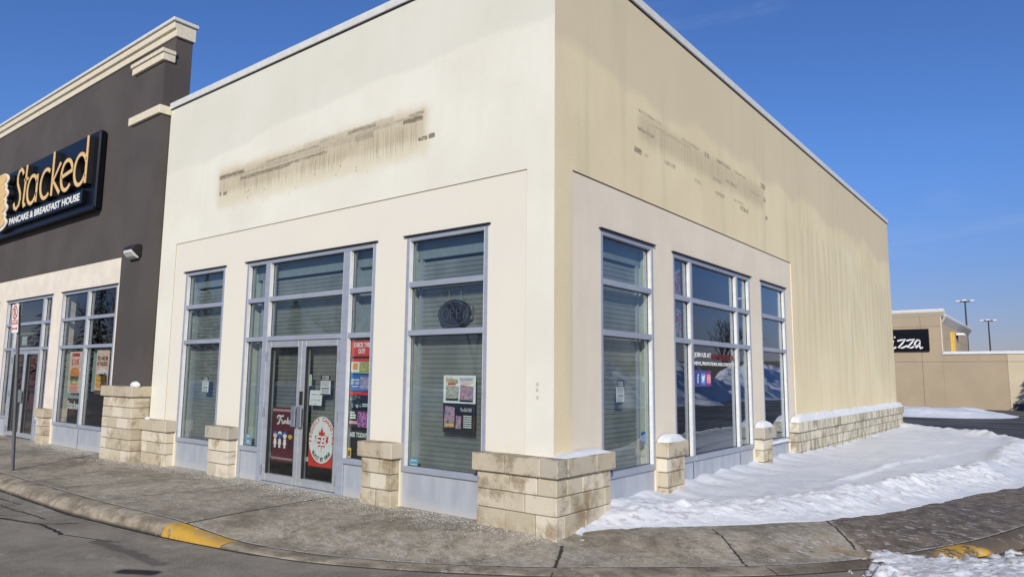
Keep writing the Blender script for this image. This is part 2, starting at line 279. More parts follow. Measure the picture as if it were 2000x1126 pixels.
def snowmat():
    t = T('crusted_snow'); n = t.noise(t.P, 14, 5, .7); g = t.noise(t.P, 160, 2); n1 = t.noise(t.P, 1.4, 4)
    col = t.mix(t.sm(n1, .3, .7), (.72, .745, .79), (.80, .81, .83)); d = t.sm(t.attr('dirt') + (n - .5) * .5, .45, .8); col = t.mix(d * .55, col, (.47, .42, .35))
    n6 = t.noise(t.P, 42, 4, .75); return t.out(col, .6, 0, n * 1.0 + n6 * .6 + g * .35, .75, .022, .35, **{'Subsurface Weight': .0})
def gridwall(name, c, hz, vs, plane='x', wid=.03):
    t = T(name); u = t.x if plane == 'x' else t.y; n = t.noise(t.P, .7, 4); k = None
    for h in hz:
        q = t.sm(t.math('ABSOLUTE', t.z - h), wid, wid * .5); k = q if k is None else k.max(q)
    for v in vs:
        q = t.sm(t.math('ABSOLUTE', u - v), wid, wid * .5); k = q if k is None else k.max(q)
    col = t.mix(t.sm(n, .35, .68), c, tuple(v * 1.1 for v in c))
    return t.out(t.mix(k * .6, col, (.10, .08, .06)), .9, 0, n, .1, .01, .2)
MA, MAI, MB_, MBI = stucco_A(), stucco_Ain(), stucco_B(), stucco_Bin()
MDK, MDK2 = stucco_dark(), stucco_dark('stucco_charcoal_pilaster', (.079, .069, .066))
MTRIM = plain('cream_trim', (.70, .63, .49), .8); MCRM2 = plain('cream_stucco_shopfront', (.74, .67, .57), .9, sc=3)
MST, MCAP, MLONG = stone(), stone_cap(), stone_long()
MAL, MAL2 = alu('aluminium_frame'), alu('aluminium_door', (.52, .54, .56), .5, .4)
MLITBEAD = plain('sunlit_bead_white', (.74, .74, .72), .4, .15); MKICK = panelmetal(); MCOP = plain('coping_metal', (.66, .66, .63), .5); MFLASH = plain('black_gasket', (.02, .02, .022), .6)
MG = glass('window_glass', (.80, .86, .85), 2.3); MGD = glass('door_glass', (.76, .80, .79), 1.9); MGB = glass('tinted_glass', (.55, .62, .68), 2.5, (.85, .92, 1.0), .05); MGS = glass('restaurant_glass', (.76, .80, .80), 1.7)
MSH = shutter_mat(); MRET = plain('pale_green_reveal', (.46, .50, .45), .8); MBULK = plain('grey_bulkhead', (.20, .24, .26), .8); MBLK = plain('black_board', (.012, .012, .014), .7)
MDARK = plain('dark_interior', (.03, .026, .025), .8); MCONC, MCURB, MASPH, MSNOW = concrete(), curbmat(), asphalt(), snowmat()
WHT = plain('white_print', (.80, .80, .78), .5); BLK = plain('black_print', (.015, .015, .017), .5); RED = plain('red_print', (.62, .035, .03), .45); MAR = plain('maroon_print', (.10, .008, .02), .5)
BLU = plain('blue_print', (.02, .12, .42), .5); CYN = plain('cyan_print', (.08, .38, .58), .5); YEL = plain('yellow_print', (.75, .48, .05), .5); GRN = plain('green_print', (.10, .35, .10), .5)
PUR = plain('purple_print', (.22, .07, .35), .5); PNK = plain('pink_print', (.75, .35, .45), .5); ORG = plain('orange_print', (.80, .30, .06), .5); SKN = plain('peach_print', (.86, .63, .50), .5); GRY = plain('grey_print', (.3, .3, .3), .5)
TEAL = plain('pale_teal_film', (.30, .40, .35), .7); BRN = plain('brown_print', (.16, .06, .025), .6); NAVY = plain('navy_sign_face', (.004, .0055, .010), .30, spec=.22); STEEL = plain('galvanised_steel', (.30, .32, .35), .45, .6)
AMB = plain('amber_letter_face', (.80, .53, .21), .4)
def collage(name, cols, sc, u='x'):
    t = T(name); p = t.P; n = t.noise(t.scl(1.0, 1.0, 1.1), sc, 4, .75, 1.2)
    r = t.node('ShaderNodeValToRGB'); r.color_ramp.interpolation = 'CONSTANT'; e = r.color_ramp.elements
    while len(e) < len(cols): e.new(.5)
    for i, c in enumerate(cols): e[i].position = 0 if i == 0 else .34 + .34 * i / len(cols); e[i].color = (*c, 1)
    t.link(n, r.inputs[0]); return t.out(V(t, r.outputs[0]), .5)
COLA = collage('card_pack_print', [(.03, .03, .10), (.10, .12, .45), (.45, .40, .38), (.5, .06, .1), (.75, .72, .65), (.08, .05, .18)], 26)
COLB = collage('booster_box_print', [(.02, .04, .02), (.30, .28, .12), (.65, .62, .50), (.12, .2, .35), (.45, .12, .06)], 30)
COLC = collage('game_card_print', [(.1, .25, .05), (.75, .55, .08), (.1, .1, .12), (.3, .5, .15), (.8, .75, .5)], 30)
COLD = collage('night_print', [(.01, .01, .015), (.02, .02, .04), (.35, .1, .4), (.75, .3, .55), (.05, .02, .1)], 24)
COLE = collage('mono_print', [(.008, .008, .01), (.01, .012, .015), (.02, .03, .03), (.35, .42, .42), (.6, .65, .65)], 18)
COLF = collage('hero_print', [(.01, .03, .2), (.02, .1, .4), (.5, .5, .55), (.5, .1, .08), (.05, .05, .1)], 30)
WAVY = collage('wavy_banner_print', [(.45, .45, .48), (.08, .08, .09), (.60, .60, .63), (.60, .03, .04), (.62, .04, .05), (.75, .75, .76)], 3.2)

# ------------------------------------------------------------------ object helpers
def tag(o, label=None, cat=None, group=None, kind=None):
    if label: o['label'] = label
    if cat: o['category'] = cat
    if group: o['group'] = group
    if kind: o['kind'] = kind
    return o
def thing(name, label, cat, loc=(0, 0, 0), group=None):
    o = bpy.data.objects.new(name, None); COL.objects.link(o); o.location = loc; o.empty_display_size = .2
    return tag(o, label, cat, group)
def mesh(name, verts, faces, mat, parent=None, smooth=False, mi=None, attrs=None):
    me = bpy.data.meshes.new(name); me.from_pydata([tuple(v) for v in verts], [], faces)
    for m in (mat if isinstance(mat, list) else [mat]): me.materials.append(m)
    if mi is not None: me.polygons.foreach_set('material_index', mi)
    if smooth: me.polygons.foreach_set('use_smooth', [True] * len(me.polygons))
    if attrs:
        for k, (dom, vals) in attrs.items():
            a = me.attributes.new(k, 'FLOAT', dom); a.data.foreach_set('value', vals)
    o = bpy.data.objects.new(name, me); COL.objects.link(o)
    if parent is not None:
        o.parent = parent
        o.matrix_parent_inverse = Matrix.Translation(-world_loc(parent))
    return o
def world_loc(p):
    v = Vector(p.location)
    if p.parent is not None and p.type == 'EMPTY': v += world_loc(p.parent)
    return v if p.type == 'EMPTY' else Vector((0, 0, 0))
FA = lambda a, d, z: (a, -d, z)          # front wall, facing -Y
FB = lambda a, d, z: (d, a, z)           # side wall, facing +X
def FO(y0):                              # a wall facing -Y at y0
    return lambda a, d, z: (a, y0 - d, z)
class G:                                  # collects geometry
    def __init__(s): s.v = []; s.f = []; s.r = []
    def box(s, F, a0, a1, d0, d1, z0, z1, r=None):
        n = len(s.v); s.v += [F(a, d, z) for z in (z0, z1) for d in (d0, d1) for a in (a0, a1)]
        q = [(0, 1, 3, 2), (4, 6, 7, 5), (0, 4, 5, 1), (2, 3, 7, 6), (0, 2, 6, 4), (1, 5, 7, 3)]
        s.f += [tuple(n + i for i in c) for c in q]; r = random.random() if r is None else r; s.r += [r] * 6; return s
    def poly(s, F, pts, d0, d1):          # extruded polygon in the (a,z) plane
        n = len(s.v); k = len(pts); s.v += [F(a, d1, z) for a, z in pts] + [F(a, d0, z) for a, z in pts]
        s.f += [tuple(range(n, n + k)), tuple(range(n + 2 * k - 1, n + k - 1, -1))] + [(n + i, n + k + i, n + k + (i + 1) % k, n + (i + 1) % k) for i in range(k)]; s.r += [0] * (k + 2); return s
    def prism(s, F, prof, a0, a1):        # profile (d,z) swept along a
        n = len(s.v); k = len(prof); s.v += [F(a0, d, z) for d, z in prof] + [F(a1, d, z) for d, z in prof]
        s.f += [tuple(range(n + k - 1, n - 1, -1)), tuple(range(n + k, n + 2 * k))] + [(n + i, n + (i + 1) % k, n + k + (i + 1) % k, n + k + i) for i in range(k)]; s.r += [0] * (k + 2); return s
    def tube(s, p0, p1, r0, r1=None, k=10):
        p0, p1 = Vector(p0), Vector(p1); r1 = r0 if r1 is None else r1; ax = (p1 - p0).normalized(); u = ax.orthogonal().normalized(); w = ax.cross(u); n = len(s.v)
        for p, r in ((p0, r0), (p1, r1)): s.v += [tuple(p + (u * math.cos(2 * math.pi * i / k) + w * math.sin(2 * math.pi * i / k)) * r) for i in range(k)]
        s.f += [(n + i, n + (i + 1) % k, n + k + (i + 1) % k, n + k + i) for i in range(k)] + [tuple(range(n + k - 1, n - 1, -1)), tuple(range(n + k, n + 2 * k))]; s.r += [0] * (k + 2); return s
    def build(s, name, mat, parent=None, bevel=0, rnd=False, smooth=False, jit=0):
        o = mesh(name, s.v, s.f, mat, parent, smooth); me = o.data
        bm = bmesh.new(); bm.from_mesh(me)
        if rnd:
            L = bm.faces.layers.float.new('rnd')
            for f, r in zip(bm.faces, s.r): f[L] = r
        bmesh.ops.recalc_face_normals(bm, faces=bm.faces)
        if bevel: bmesh.ops.bevel(bm, geom=bm.edges[:], offset=bevel, segments=1, affect='EDGES')
        if jit:
            for v in bm.verts: v.co += Vector((random.uniform(-jit, jit), random.uniform(-jit, jit), random.uniform(-jit, jit) * .6))
        bm.to_mesh(me); bm.free(); return o
def text(name, s, F, a0, a1, z0, z1, d, mat, parent, th=.002, bold=0.0, sp=1.0, xf=None):
    c = bpy.data.curves.new(name, 'FONT'); c.body = s; c.extrude = .5; c.offset = bold; c.space_character = sp; c.align_x = 'CENTER'; c.resolution_u = 3; c.space_line = .95
    o = bpy.data.objects.new(name, c); COL.objects.link(o); bpy.context.view_layer.update()
    me = bpy.data.meshes.new_from_object(o); bpy.data.objects.remove(o)
    v = np.array([tuple(q.co) for q in me.vertices]); mn, mx = v.min(0), v.max(0)
    for q, p in zip(me.vertices, v):
        u = (p[0] - mn[0]) / (mx[0] - mn[0]); w = (p[1] - mn[1]) / (mx[1] - mn[1]); e = (p[2] > 0)
        a, z = a0 + u * (a1 - a0), z0 + w * (z1 - z0)
        if xf: a, z = xf(a, z)
        q.co = F(a, d + (th if e else 0), z)
    me.materials.clear(); me.materials.append(mat); me.name = name
    r = bpy.data.objects.new(name, me); COL.objects.link(r)
    if parent is not None: r.parent = parent; r.matrix_parent_inverse = Matrix.Translation(-world_loc(parent))
    return r
def ribbon(g, F, pts, w, d0, d1, w2=None):
    """flat stroke of width w along pts, with mitred sides"""
    P = [Vector(p) for p in pts]; n = len(P); Ls, Rs = [], []
    for i, p in enumerate(P):
        a = P[max(0, i - 1)]; b = P[min(n - 1, i + 1)]; t = (b - a).normalized(); k = w if w2 is None else w + (w2 - w) * i / (n - 1); m = Vector((-t.y, t.x)) * (k / 2)
        Ls.append(p + m); Rs.append(p - m)
    for i in range(n - 1):
        q = [Rs[i], Rs[i + 1], Ls[i + 1], Ls[i]]; g.poly(F, [(v.x, v.y) for v in q], d0, d1)
def arc(cx, cz, rx, rz, a0, a1, n=18): return [(cx + rx * math.cos(R(a0 + (a1 - a0) * i / n)), cz + rz * math.sin(R(a0 + (a1 - a0) * i / n))) for i in range(n + 1)]
def ell(cx, cz, rx, rz, n=36): return arc(cx, cz, rx, rz, 0, 360, n)[:-1]
# numpy value noise
_H = RNG.rand(256, 256)
def vn(x, y):
    xi = np.floor(x).astype(int); yi = np.floor(y).astype(int); fx = x - xi; fy = y - yi; fx = fx * fx * (3 - 2 * fx); fy = fy * fy * (3 - 2 * fy)
    h = lambda i, j: _H[i & 255, j & 255]
    return (h(xi, yi) * (1 - fx) + h(xi + 1, yi) * fx) * (1 - fy) + (h(xi, yi + 1) * (1 - fx) + h(xi + 1, yi + 1) * fx) * fy
def fbm(x, y, o=4, g=.5):
    s = 0; a = 1; t = 0
    for i in range(o): s = s + a * vn(x * 2 ** i + 17.3 * i, y * 2 ** i + 9.1 * i); t += a; a *= g
    return s / t
def sst(x, a, b): u = np.clip((x - a) / (b - a), 0, 1); return u * u * (3 - 2 * u)
def sdpoly(X, Y, poly):
    d = np.full(X.shape, 1e9); ins = np.zeros(X.shape, bool); n = len(poly)
    for i in range(n):
        (x0, y0), (x1, y1) = poly[i], poly[(i + 1) % n]; ex, ey = x1 - x0, y1 - y0; t = np.clip(((X - x0) * ex + (Y - y0) * ey) / (ex * ex + ey * ey), 0, 1)
        d = np.minimum(d, np.hypot(X - x0 - t * ex, Y - y0 - t * ey))
        c = ((y0 > Y) != (y1 > Y)); xx = x0 + (Y - y0) / (ey if ey else 1e-9) * ex; ins ^= (c & (X < xx))
    return np.where(ins, d, -d)
def field(name, x0, x1, y0, y1, res, fn, mat, keep=None, parent=None):
    nx, ny = int((x1 - x0) / res) + 1, int((y1 - y0) / res) + 1; xs = np.linspace(x0, x1, nx); ys = np.linspace(y0, y1, ny); X, Y = np.meshgrid(xs, ys, indexing='ij')
    Z, dirt, ok = fn(X, Y); idx = np.arange(nx * ny).reshape(nx, ny)
    cell = ok[:-1, :-1] | ok[1:, :-1] | ok[1:, 1:] | ok[:-1, 1:]; i, j = np.nonzero(cell)
    f = np.stack([idx[i, j], idx[i + 1, j], idx[i + 1, j + 1], idx[i, j + 1]], 1); used = np.unique(f); rm = np.full(nx * ny, -1); rm[used] = np.arange(len(used)); f = rm[f]
    v = np.stack([X.ravel()[used], Y.ravel()[used], Z.ravel()[used]], 1)
    return mesh(name, v.tolist(), f.tolist(), mat, parent, True, attrs={'dirt': ('POINT', dirt.ravel()[used].astype(float).tolist())})

# ------------------------------------------------------------------ ground, kerb, sidewalk
def resample(P, n):
    P = np.array(P, float); s = np.r_[0, np.cumsum(np.hypot(*np.diff(P[:, :2], axis=0).T))]; q = np.linspace(0, s[-1], n)
    # smooth by corner averaging
    out = np.stack([np.interp(q, s, P[:, i]) for i in range(P.shape[1])], 1)
    for _ in range(12): out[1:-1] = out[1:-1] * .5 + (out[:-2] + out[2:]) * .25
    return out
mesh('road', [(-400, -400, -.13), (500, -400, -.13), (500, 500, -.13), (-400, 500, -.13)], [(0, 1, 2, 3)], MASPH)['kind'] = 'structure'
J = [(-24, -2.1, 0), (-8.8, -2.16, 0), (-5.3, -2.2, 0), (-3.4, -2.12, 0), (-2.55, -2.04, -.095), (-1.6, -1.81, -.116), (-.63, -1.40, -.118), (.42, -.73, -.118), (1.24, .0, -.118), (1.95, .66, -.118), (2.5, 1.35, -.118), (3.0, 2.15, -.09), (3.45, 3.0, -.05), (3.9, 4.3, 0), (4.15, 6, 0), (4.25, 15, 0), (3.9, 16.6, 0), (2.6, 18.0, 0), (.0, 20.3, 0), (-14, 31, 0)]
K = [(-24, -2.42, -.16), (-8.1, -2.44, -.16), (-5.3, -2.49, -.16), (-3.36, -2.33, -.16), (-2.45, -2.2, -.15), (-1.4, -1.99, -.14), (-.5, -1.58, -.14), (.56, -.94, -.14), (1.4, -.24, -.14), (2.1, .40, -.14), (2.66, 1.15, -.14), (3.2, 1.98, -.15), (3.68, 2.85, -.16), (4.15, 4.2, -.16), (4.4, 6, -.16), (4.5, 15, -.16), (4.1, 16.8, -.16), (2.75, 18.25, -.16), (.15, 20.55, -.16), (-13.8, 31.25, -.16)]
def tie(P, n):   # same parameter on both curves
    P = np.array(P, float); k = np.arange(len(P)); w = np.hypot(*np.diff(np.array(J)[:, :2], axis=0).T); s = np.r_[0, np.cumsum(w)]; q = np.linspace(0, s[-1], n)
    o = np.stack([np.interp(q, s, P[:, i]) for i in range(3)], 1)
    for _ in range(10): o[1:-1] = o[1:-1] * .5 + (o[:-2] + o[2:]) * .25
    return o
NJ = 520; Jr, Kr = tie(J, NJ), tie(K, NJ)
vs, fs = [], []
for j, k in zip(Jr, Kr):
    zt = j[2]; drop = zt + .13
    for u, z in ((0, zt), (.45, zt + .002), (.68, zt - drop * .10), (.86, zt - drop * .38), (.97, zt - drop * .8), (1, min(k[2], zt - .03))):
        vs.append((j[0] + (k[0] - j[0]) * u, j[1] + (k[1] - j[1]) * u, max(z, -.1285) if (zt < -.113 and u < 1) else z))
for i in range(NJ - 1):
    for c in range(5): a = i * 6 + c; fs.append((a, a + 1, a + 7, a + 6))
mesh('kerb', vs, fs, MCURB, None, True)['kind'] = 'structure'
def zside(d, zj): return zj * (1 - sst(d, 0, 1.1)) - .004 * 0
vs, fs, ea = [], [], []; NC = 26
for j in Jr:
    inn = np.array([min(j[0], -.3), .5]) if j[1] < .5 else np.array([-.3 if j[1] < 19 else min(-.3, j[0] - 1.5), min(j[1], 24)])
    e = np.array([j[0], j[1]]); L = max(1e-3, np.hypot(*(inn - e))); u0 = .018 / L
    for c in range(NC + 1):
        u = u0 + (1 - u0) * (c / NC) ** 1.6; p = e + (inn - e) * u; vs.append((p[0], p[1], float(zside(u * L, j[2])))); ea.append(float(u * L))
for i in range(NJ - 1):
    for c in range(NC): a = i * (NC + 1) + c; fs.append((a, a + 1, a + NC + 2, a + NC + 1))
mesh('sidewalk', vs, fs, MCONC, None, True, attrs={'edge': ('POINT', ea)})['kind'] = 'structure'
gv = [(j[0], j[1], j[2] - .03) for j in Jr] + [(j[0] - .0, j[1] + .04, j[2] - .03) for j in Jr]
gj, n_ = [], 0
for i_, k_ in enumerate(Kr):
    q_ = Kr[min(i_ + 1, NJ - 1)] - Kr[max(i_ - 1, 0)]; L_ = math.hypot(q_[0], q_[1]); nx_, ny_ = q_[1] / L_, -q_[0] / L_; wd_ = .012 + .03 * float(fbm(np.array(i_ * .35), np.array(4.), 3)); wd_ *= (.45 if -1.9 < k_[0] < 3 else 1)
    gj += [(k_[0] - nx_ * .012, k_[1] - ny_ * .012, -.126), (k_[0] + nx_ * wd_, k_[1] + ny_ * wd_, -.1265)]
mesh('gutter_crack', gj, [(2 * i, 2 * i + 1, 2 * i + 3, 2 * i + 2) for i in range(NJ - 1)], MFLASH)['kind'] = 'structure'
mesh('kerb_joint', gv, [(i, i + 1, NJ + i + 1, NJ + i) for i in range(NJ - 1)], MFLASH)['kind'] = 'structure'

# snow on the verge beside the building
LAWN = [(-4, .05), (.14, .05), (.30, .10), (.44, .40), (.8, .92), (1.3, 1.7), (1.92, 2.5), (2.35, 3.4), (2.66, 4.36), (3.07, 5.9), (3.55, 7.3), (3.85, 9.5), (3.95, 14.5), (3.7, 16.0), (3.0, 17.0), (2.4, 17.7), (-.1, 20.0), (-9, 27), (-14, 27), (-14, 10)]
def lawn(X, Y):
    sd = sdpoly(X, Y, LAWN); wob = (fbm(X * 3.1, Y * 3.1, 4) - .5); sdw = sd + wob * .16
    n1 = fbm(X * 1.1 + 5, Y * .45, 4); n2 = fbm(X * 5 + 3, Y * 5, 4, .6); n3 = fbm(X * 15, Y * 15, 3)
    inner = sst(sd, .5, 1.3)
    rough = (1 - inner) * sst(sd, 0, .2)
    n4 = fbm(X * 2.2 + Y * .9 + 3, Y * 1.5 - X * .5, 3, .5); z = .012 + .055 * sst(sdw, 0, .4) + .05 * n1 * inner + sst(sd, .1, .5) * (np.abs(n4 - .5) * -.16 + .05) * (1 - .75 * inner)
    z += rough * (np.abs(n2 - .5) * .13 + (n3 - .5) * .036 + .03)
    band = np.exp(-((sd - .75 - .25 * (n1 - .5)) / .22) ** 2) * sst(Y, 2.5, 5); z += band * (.05 + .05 * n2)          # ridge thrown up by the plough
    tread = np.exp(-((sd - .5) / .13) ** 2) * sst(Y, 4, 6); z += tread * .012 * np.sin(np.hypot(X, Y) * 34)
    z += inner * ((n2 - .5) * .02 + .03 * np.sin(X * 2.6 + Y * .8 + 4 * n1) * .5)
    r2 = np.exp(-((X - 1.55 - .14 * (Y - 6) + .25 * (n1 - .5)) / .055) ** 2) * sst(Y, 4.5, 6) * sst(Y, 13, 10); z += r2 * .045
    bx = 0; z += .09 * np.exp(-np.maximum(X - .0, 0) / .3) * (.5 + n1 + .25 * np.sin(Y * 9 + n1 * 8)) * sst(Y, .9, 1.6)                                  # drift against the wall
    mound = np.exp(-(((X - 2.6) / 1.1) ** 2 + ((Y - 17.0) / .5) ** 2)); z += mound * (.02 + .08 * n2)
    z += np.exp(-((sd - .3) / .3) ** 2) * sst(Y, 16, 17) * (.02 + .10 * n2)
    z = z * (.35 + .65 * sst(sdw, 0, .7)); z = np.where(sdw < 0, z + sdw * 1.3, z)
    near = sst(Y, 1.8, .6); z = z - near * .035 * (1 - sst(X, .5, 0) * 0)
    z = np.where(sdw < .02, np.minimum(z, .02 + sdw * 1.5), z)
    zf = -.1 * sst(np.abs(sd), 0, .1) * 0
    dirt = sst(n3 * .6 + n2 * .4, .55, .75) * rough * .6 + sst(sdw, .05, -.02) * .6 + sst(fbm(X * 9 + 40, Y * 9, 4, .7), .60, .72) * rough * .8
    dirt = dirt + (fbm(X * 23 + 7, Y * 23, 2) > .80) * (n1 > .5) * .9; return z, dirt, sdw > -.1
o = field('snow_verge', -.35, 4.4, -.2, 8.0, .026, lawn, MSNOW); o['kind'] = 'structure'
o = field('snow_verge_far', -9, 4.4, 8.0, 29, .06, lambda X, Y: lawn(X, Y), MSNOW); o['kind'] = 'structure'
# slush and broken snow in the gutter by the photographer's right hand
GUT = [(2.40, 1.90), (2.75, 1.98), (3.02, 1.97), (3.32, 2.12), (3.6, 2.62), (3.95, 3.5), (4.3, 5.0), (4.8, 7), (6.3, 7), (6.0, 2), (5.2, -.5), (4.4, -1.0), (3.4, .1), (2.95, .85), (2.62, 1.45)]
def slush(X, Y):
    sd = sdpoly(X, Y, GUT); n = fbm(X * 6, Y * 6, 4, .6); n2 = fbm(X * 19, Y * 19, 3); sdw = sd + (n - .5) * .8 + (n2 - .5) * .25 + .03
    z = -.126 + .028 * sst(sdw, 0, .2) + np.abs(n - .5) * .12 * sst(sdw, 0, .3) + (n2 - .5) * .045
    z += .06 * sst(sd, .3, 1)
    z = np.where(sdw < 0, -.13 + sdw, z); return z, sst(n2, .42, .7) * .85 + .15, sdw > -.08
field('snow_gutter', 2.2, 6.3, -1.0, 7, .024, slush, MSNOW)['kind'] = 'structure'
# ploughed banks across the roads
def bank(cx, cy, hx, hy, h, rot=0, seed=0, sc=.35, base=-.15):
    def f(X, Y):
        c, s = math.cos(rot), math.sin(rot); U = ((X - cx) * c + (Y - cy) * s) / hx; W_ = (-(X - cx) * s + (Y - cy) * c) / hy; r = np.maximum(np.abs(U) ** 4 + np.abs(W_) ** 2.2, 0)
        n = fbm(X * sc + seed, Y * sc, 5, .6); n2 = fbm(X * sc * 5 + seed, Y * sc * 5, 3); z = base + h * sst(1 - r, 0, .75) * (.35 + 1.1 * n) + (n2 - .5) * .14 * h * sst(1 - r, 0, .2) * 1.2
        return z, sst(n2, .4, .6) * .95 * sst(1 - r, .3, .05), (1 - r) > -.05
    return f
def putbank(name, label, cx, cy, hx, hy, h, res, seed, sc=.35, mat=None):
    o = field(name, cx - hx * 1.05, cx + hx * 1.05, cy - hy * 1.05, cy + hy * 1.05, res, bank(cx, cy, hx, hy, h, 0, seed, sc), mat or MSNOW); tag(o, label, 'snow bank'); return o
putbank('snow_bank', 'long low snow bank along the foot of the tan wall across the road', -6.0, 35.2, 8.6, 4.4, .34, .14, 3, .7)
def ebank(X, Y):
    n = fbm(X * .22 + 4, Y * .16, 5, .6); n2 = fbm(X * 1.5, Y * 1.5, 4); c = 19 + 1.5 * (n - .5) * 4; r = np.abs(X - c) / 5.2
    n3 = fbm(X * .6, Y * .6 + 9, 4, .65); z = -.15 + (1.2 + 1.5 * sst(n, .35, .65) + 1.1 * (n3 - .4)) * sst(1 - r, 0, .85) + (n2 - .5) * .8 * sst(1 - r, 0, .3)
    return z, np.zeros_like(z), (r < 1.02)
tag(field('snow_bank', 10, 28, 12, 90, .28, ebank, MSNOW), 'tall ploughed snow bank across the side road, seen mirrored in the side windows', 'snow bank')
tag(field('snow_bank', -60, -4, -24, -16, .3, bank(-32, -20, 28, 3.5, 1.1, 0, 9, .3), MSNOW), 'low snow bank across the car park, seen mirrored in the front windows', 'snow bank')

# ------------------------------------------------------------------ building kit
def gridwall_geo(g, F, a0, a1, z0, z1, holes, d0, d1):
    """wall slab with rectangular holes, between depths d0 (back) and d1 (front)"""
    As = sorted({a0, a1} | {h[0] for h in holes} | {h[1] for h in holes}); Zs = sorted({z0, z1} | {h[2] for h in holes} | {h[3] for h in holes}); As = [a for a in As if a0 <= a <= a1]; Zs = [z for z in Zs if z0 <= z <= z1]
    sol = lambda i, j: 0 <= i < len(As) - 1 and 0 <= j < len(Zs) - 1 and not any(h[0] < (As[i] + As[i + 1]) / 2 < h[1] and h[2] < (Zs[j] + Zs[j + 1]) / 2 < h[3] for h in holes)
    for i in range(len(As) - 1):
        for j in range(len(Zs) - 1):
            if not sol(i, j): continue
            A0, A1, Z0, Z1 = As[i], As[i + 1], Zs[j], Zs[j + 1]
            def q(*c): n = len(g.v); g.v += [F(*p) for p in c]; g.f.append(tuple(range(n, n + 4))); g.r.append(0)
            q((A0, d1, Z0), (A1, d1, Z0), (A1, d1, Z1), (A0, d1, Z1)); q((A0, d0, Z0), (A0, d0, Z1), (A1, d0, Z1), (A1, d0, Z0))
            if not sol(i - 1, j): q((A0, d0, Z0), (A0, d1, Z0), (A0, d1, Z1), (A0, d0, Z1))
            if not sol(i + 1, j): q((A1, d0, Z0), (A1, d0, Z1), (A1, d1, Z1), (A1, d1, Z0))
            if not sol(i, j - 1): q((A0, d0, Z0), (A1, d0, Z0), (A1, d1, Z0), (A0, d1, Z0))
            if not sol(i, j + 1): q((A0, d0, Z1), (A0, d1, Z1), (A1, d1, Z1), (A1, d0, Z1))
HEAD, SILL, T1, T2 = 3.33, .42, (2.68, 2.75), (2.075, 2.145)
